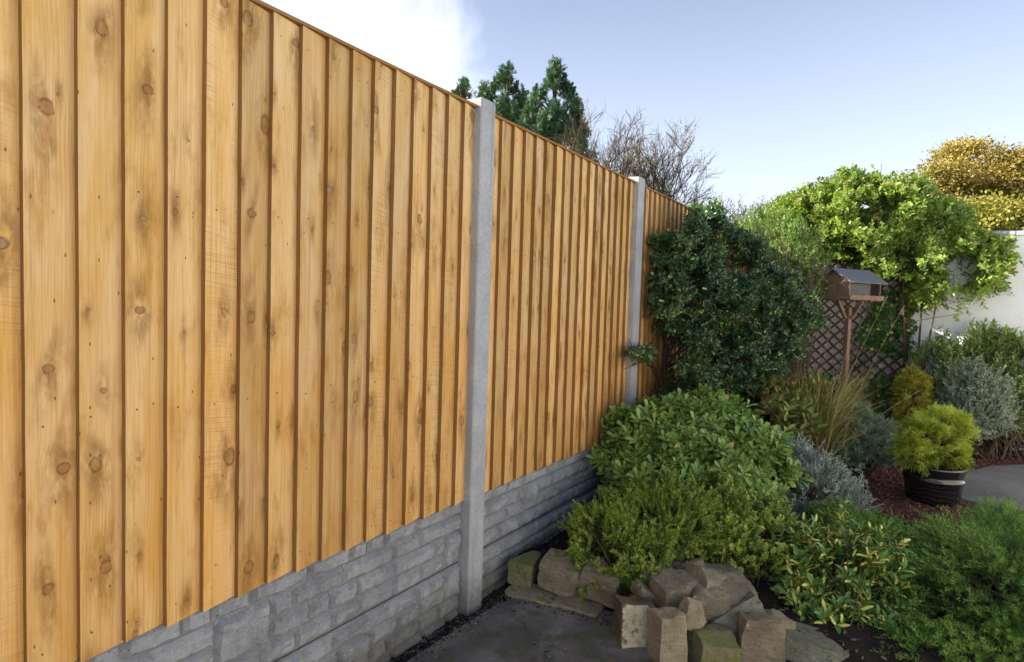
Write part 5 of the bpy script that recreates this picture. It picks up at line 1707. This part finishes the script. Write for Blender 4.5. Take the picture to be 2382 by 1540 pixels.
_ra = np.random.default_rng(505)
AUT = []
for px_ in range(2100, 2560, 34):
    tp_ = float(np.interp(px_, [2100, 2150, 2190, 2230, 2270, 2330, 2350, 2400, 2560], [430, 385, 362, 345, 338, 350, 368, 345, 330]))
    for py_ in np.arange(tp_+26, 545, 38):
        AUT.append((px_+_ra.uniform(-16, 16), float(py_)+_ra.uniform(-12, 12), _ra.uniform(-1.0, 1.0), _ra.uniform(24, 40), _ra.uniform(20, 30), _ra.uniform(.4, .7)))
OAK = [(.09, .08, .022), (.165, .14, .04), (.25, .19, .06), (.31, .215, .085)]
broadleaf('autumn_tree', 'large golden-brown autumn tree rising behind the white wall', base_of(2330, 22),
          AUT, 22, 51, 3600, 22, .11, OAK)
broadleaf('hedge_tree', 'yellow-green bushy tree just behind the white wall, below the autumn tree', base_of(2330, 13),
          [(2300, 510, 0, 60, 30, .9), (2360, 505, 0, 60, 32, .9), (2430, 510, 0, 60, 36, .9), (2250, 530, 0, 50, 30, .8)], 13, 52, 900, 14, .085, [(.05, .065, .014), (.12, .13, .025), (.21, .19, .04), (.30, .26, .06)])

# ------------------------------------------------------------------ litter on the ground
rng = np.random.default_rng(77)
BOX = (np.array([(-.5, -.5, 0), (.5, -.5, 0), (.5, .5, 0), (-.5, .5, 0), (-.35, -.4, .4), (.4, -.35, .35), (.35, .4, .45), (-.4, .35, .35)], float),
       [(4, 5, 6), (4, 6, 7), (0, 1, 5), (0, 5, 4), (1, 2, 6), (1, 6, 5), (2, 3, 7), (2, 7, 6), (3, 0, 4), (3, 4, 7)])
def scatter(name, XY, hf, L, Wd, mat, rnds, label, cat, tilt=.35, lift=1.0):
    n = len(XY)
    P = np.c_[XY, np.array([hf(x, y) for x, y in XY])-.001]
    a = rng.random(n)*6.28
    D = np.c_[np.cos(a), np.sin(a), rng.normal(size=n)*tilt*.5]
    N = np.array([0, 0, 1.0])+rng.normal(size=(n, 3))*tilt
    LV = Leaves(); LV.add(P, D, N, L, Wd, BOX, rnds, lift)
    o = LV.obj(name, mat, None, None)
    tag(o, label, cat, kind='stuff')
n = 9000
XY = np.c_[rng.uniform(1.3, 3.6, n), rng.uniform(4.98, 8.4, n)]
scatter('bark_chips', XY, mulch_h, .028*(.5+rng.random(n)), .016*(.6+.8*rng.random(n)), M['chip'], rng.random(n), 'loose red bark chips covering the bed around the pot', 'bark chips', .5, .5)
# crumbs of soil and grit in the strip along the fence and before the edging stones
n1 = 2600
ya = rng.uniform(.5, 2.75, n1); xa = .012+np.abs(rng.normal(size=n1))*.075
n2 = 1300
ta = rng.random(n2); xb = .10+ta*.75; yb = 2.50+ta*.10+rng.normal(size=n2)*.045
XY = np.r_[np.c_[xa, ya], np.c_[xb, yb]]
keep = rng.random(len(XY)) < np.where(XY[:, 0] < .19, 1, .85)
XY = XY[keep]
def lith(x, y): return max(bed_h(x, y), 0.0 if x > .10 else -.04)
m_ = len(XY)
scatter('soil_grit', XY, lith, .010*(.3+1.3*rng.random(m_)**2), .008*(.4+rng.random(m_)**2), M['pebble'], rng.random(m_)**1.6, 'grit and soil crumbs along the foot of the fence and edging', 'grit', .6, 1.0)
n3 = 2600
XY = np.c_[rng.uniform(.05, 2.6, n3), rng.uniform(2.6, 4.6, n3)]
scatter('leaf_litter', XY, bed_h, .022*(.3+rng.random(n3)), .014*(.4+rng.random(n3)), M['pebble'], rng.random(n3)*.93, 'dark bark litter on the soil under the shrubs', 'litter', .5, .35)

n4 = 150
XY = np.c_[rng.uniform(.12, 1.6, n4), rng.uniform(.9, 2.45, n4)]
t_ = rng.random(90)
XY = np.r_[XY, np.c_[.15+t_*.75, 2.46+t_*.07+rng.normal(size=90)*.03]]
n4 = len(XY)
P = np.c_[XY, np.full(n4, .003)]
LV = Leaves()
a_ = rng.random(n4)*6.28
LV.add(P, np.c_[np.cos(a_), np.sin(a_), np.zeros(n4)], np.array([0, 0, 1.0])+rng.normal(size=(n4, 3))*.2, .010+.018*rng.random(n4)**2, .006+.008*rng.random(n4), OV, rng.random(n4))
g = G('dead_leaf')
r = g.sep(g.attr('lv'))[2]
M['dead_leaf'] = g.done(g.bsdf(g.ramp(r, [(0, (.05, .03, .018)), (.5, (.13, .07, .03)), (.8, (.19, .05, .035)), (1, (.30, .22, .10))]), .7, .25))
tag(LV.obj('fallen_leaves', M['dead_leaf'], None, None), 'tiny dead leaves scattered on the concrete before the stone edging', 'leaf litter', kind='stuff')
n5 = 700
XY = np.c_[rng.uniform(.1, 1.7, n5), rng.uniform(.9, 2.5, n5)]
scatter('concrete_grit', XY, lambda x, y: .0005, .004*(.4+rng.random(n5)), .003*(.5+rng.random(n5)), M['pebble'], rng.random(n5), 'fine grit strewn over the concrete yard', 'grit', .6, 1.0)
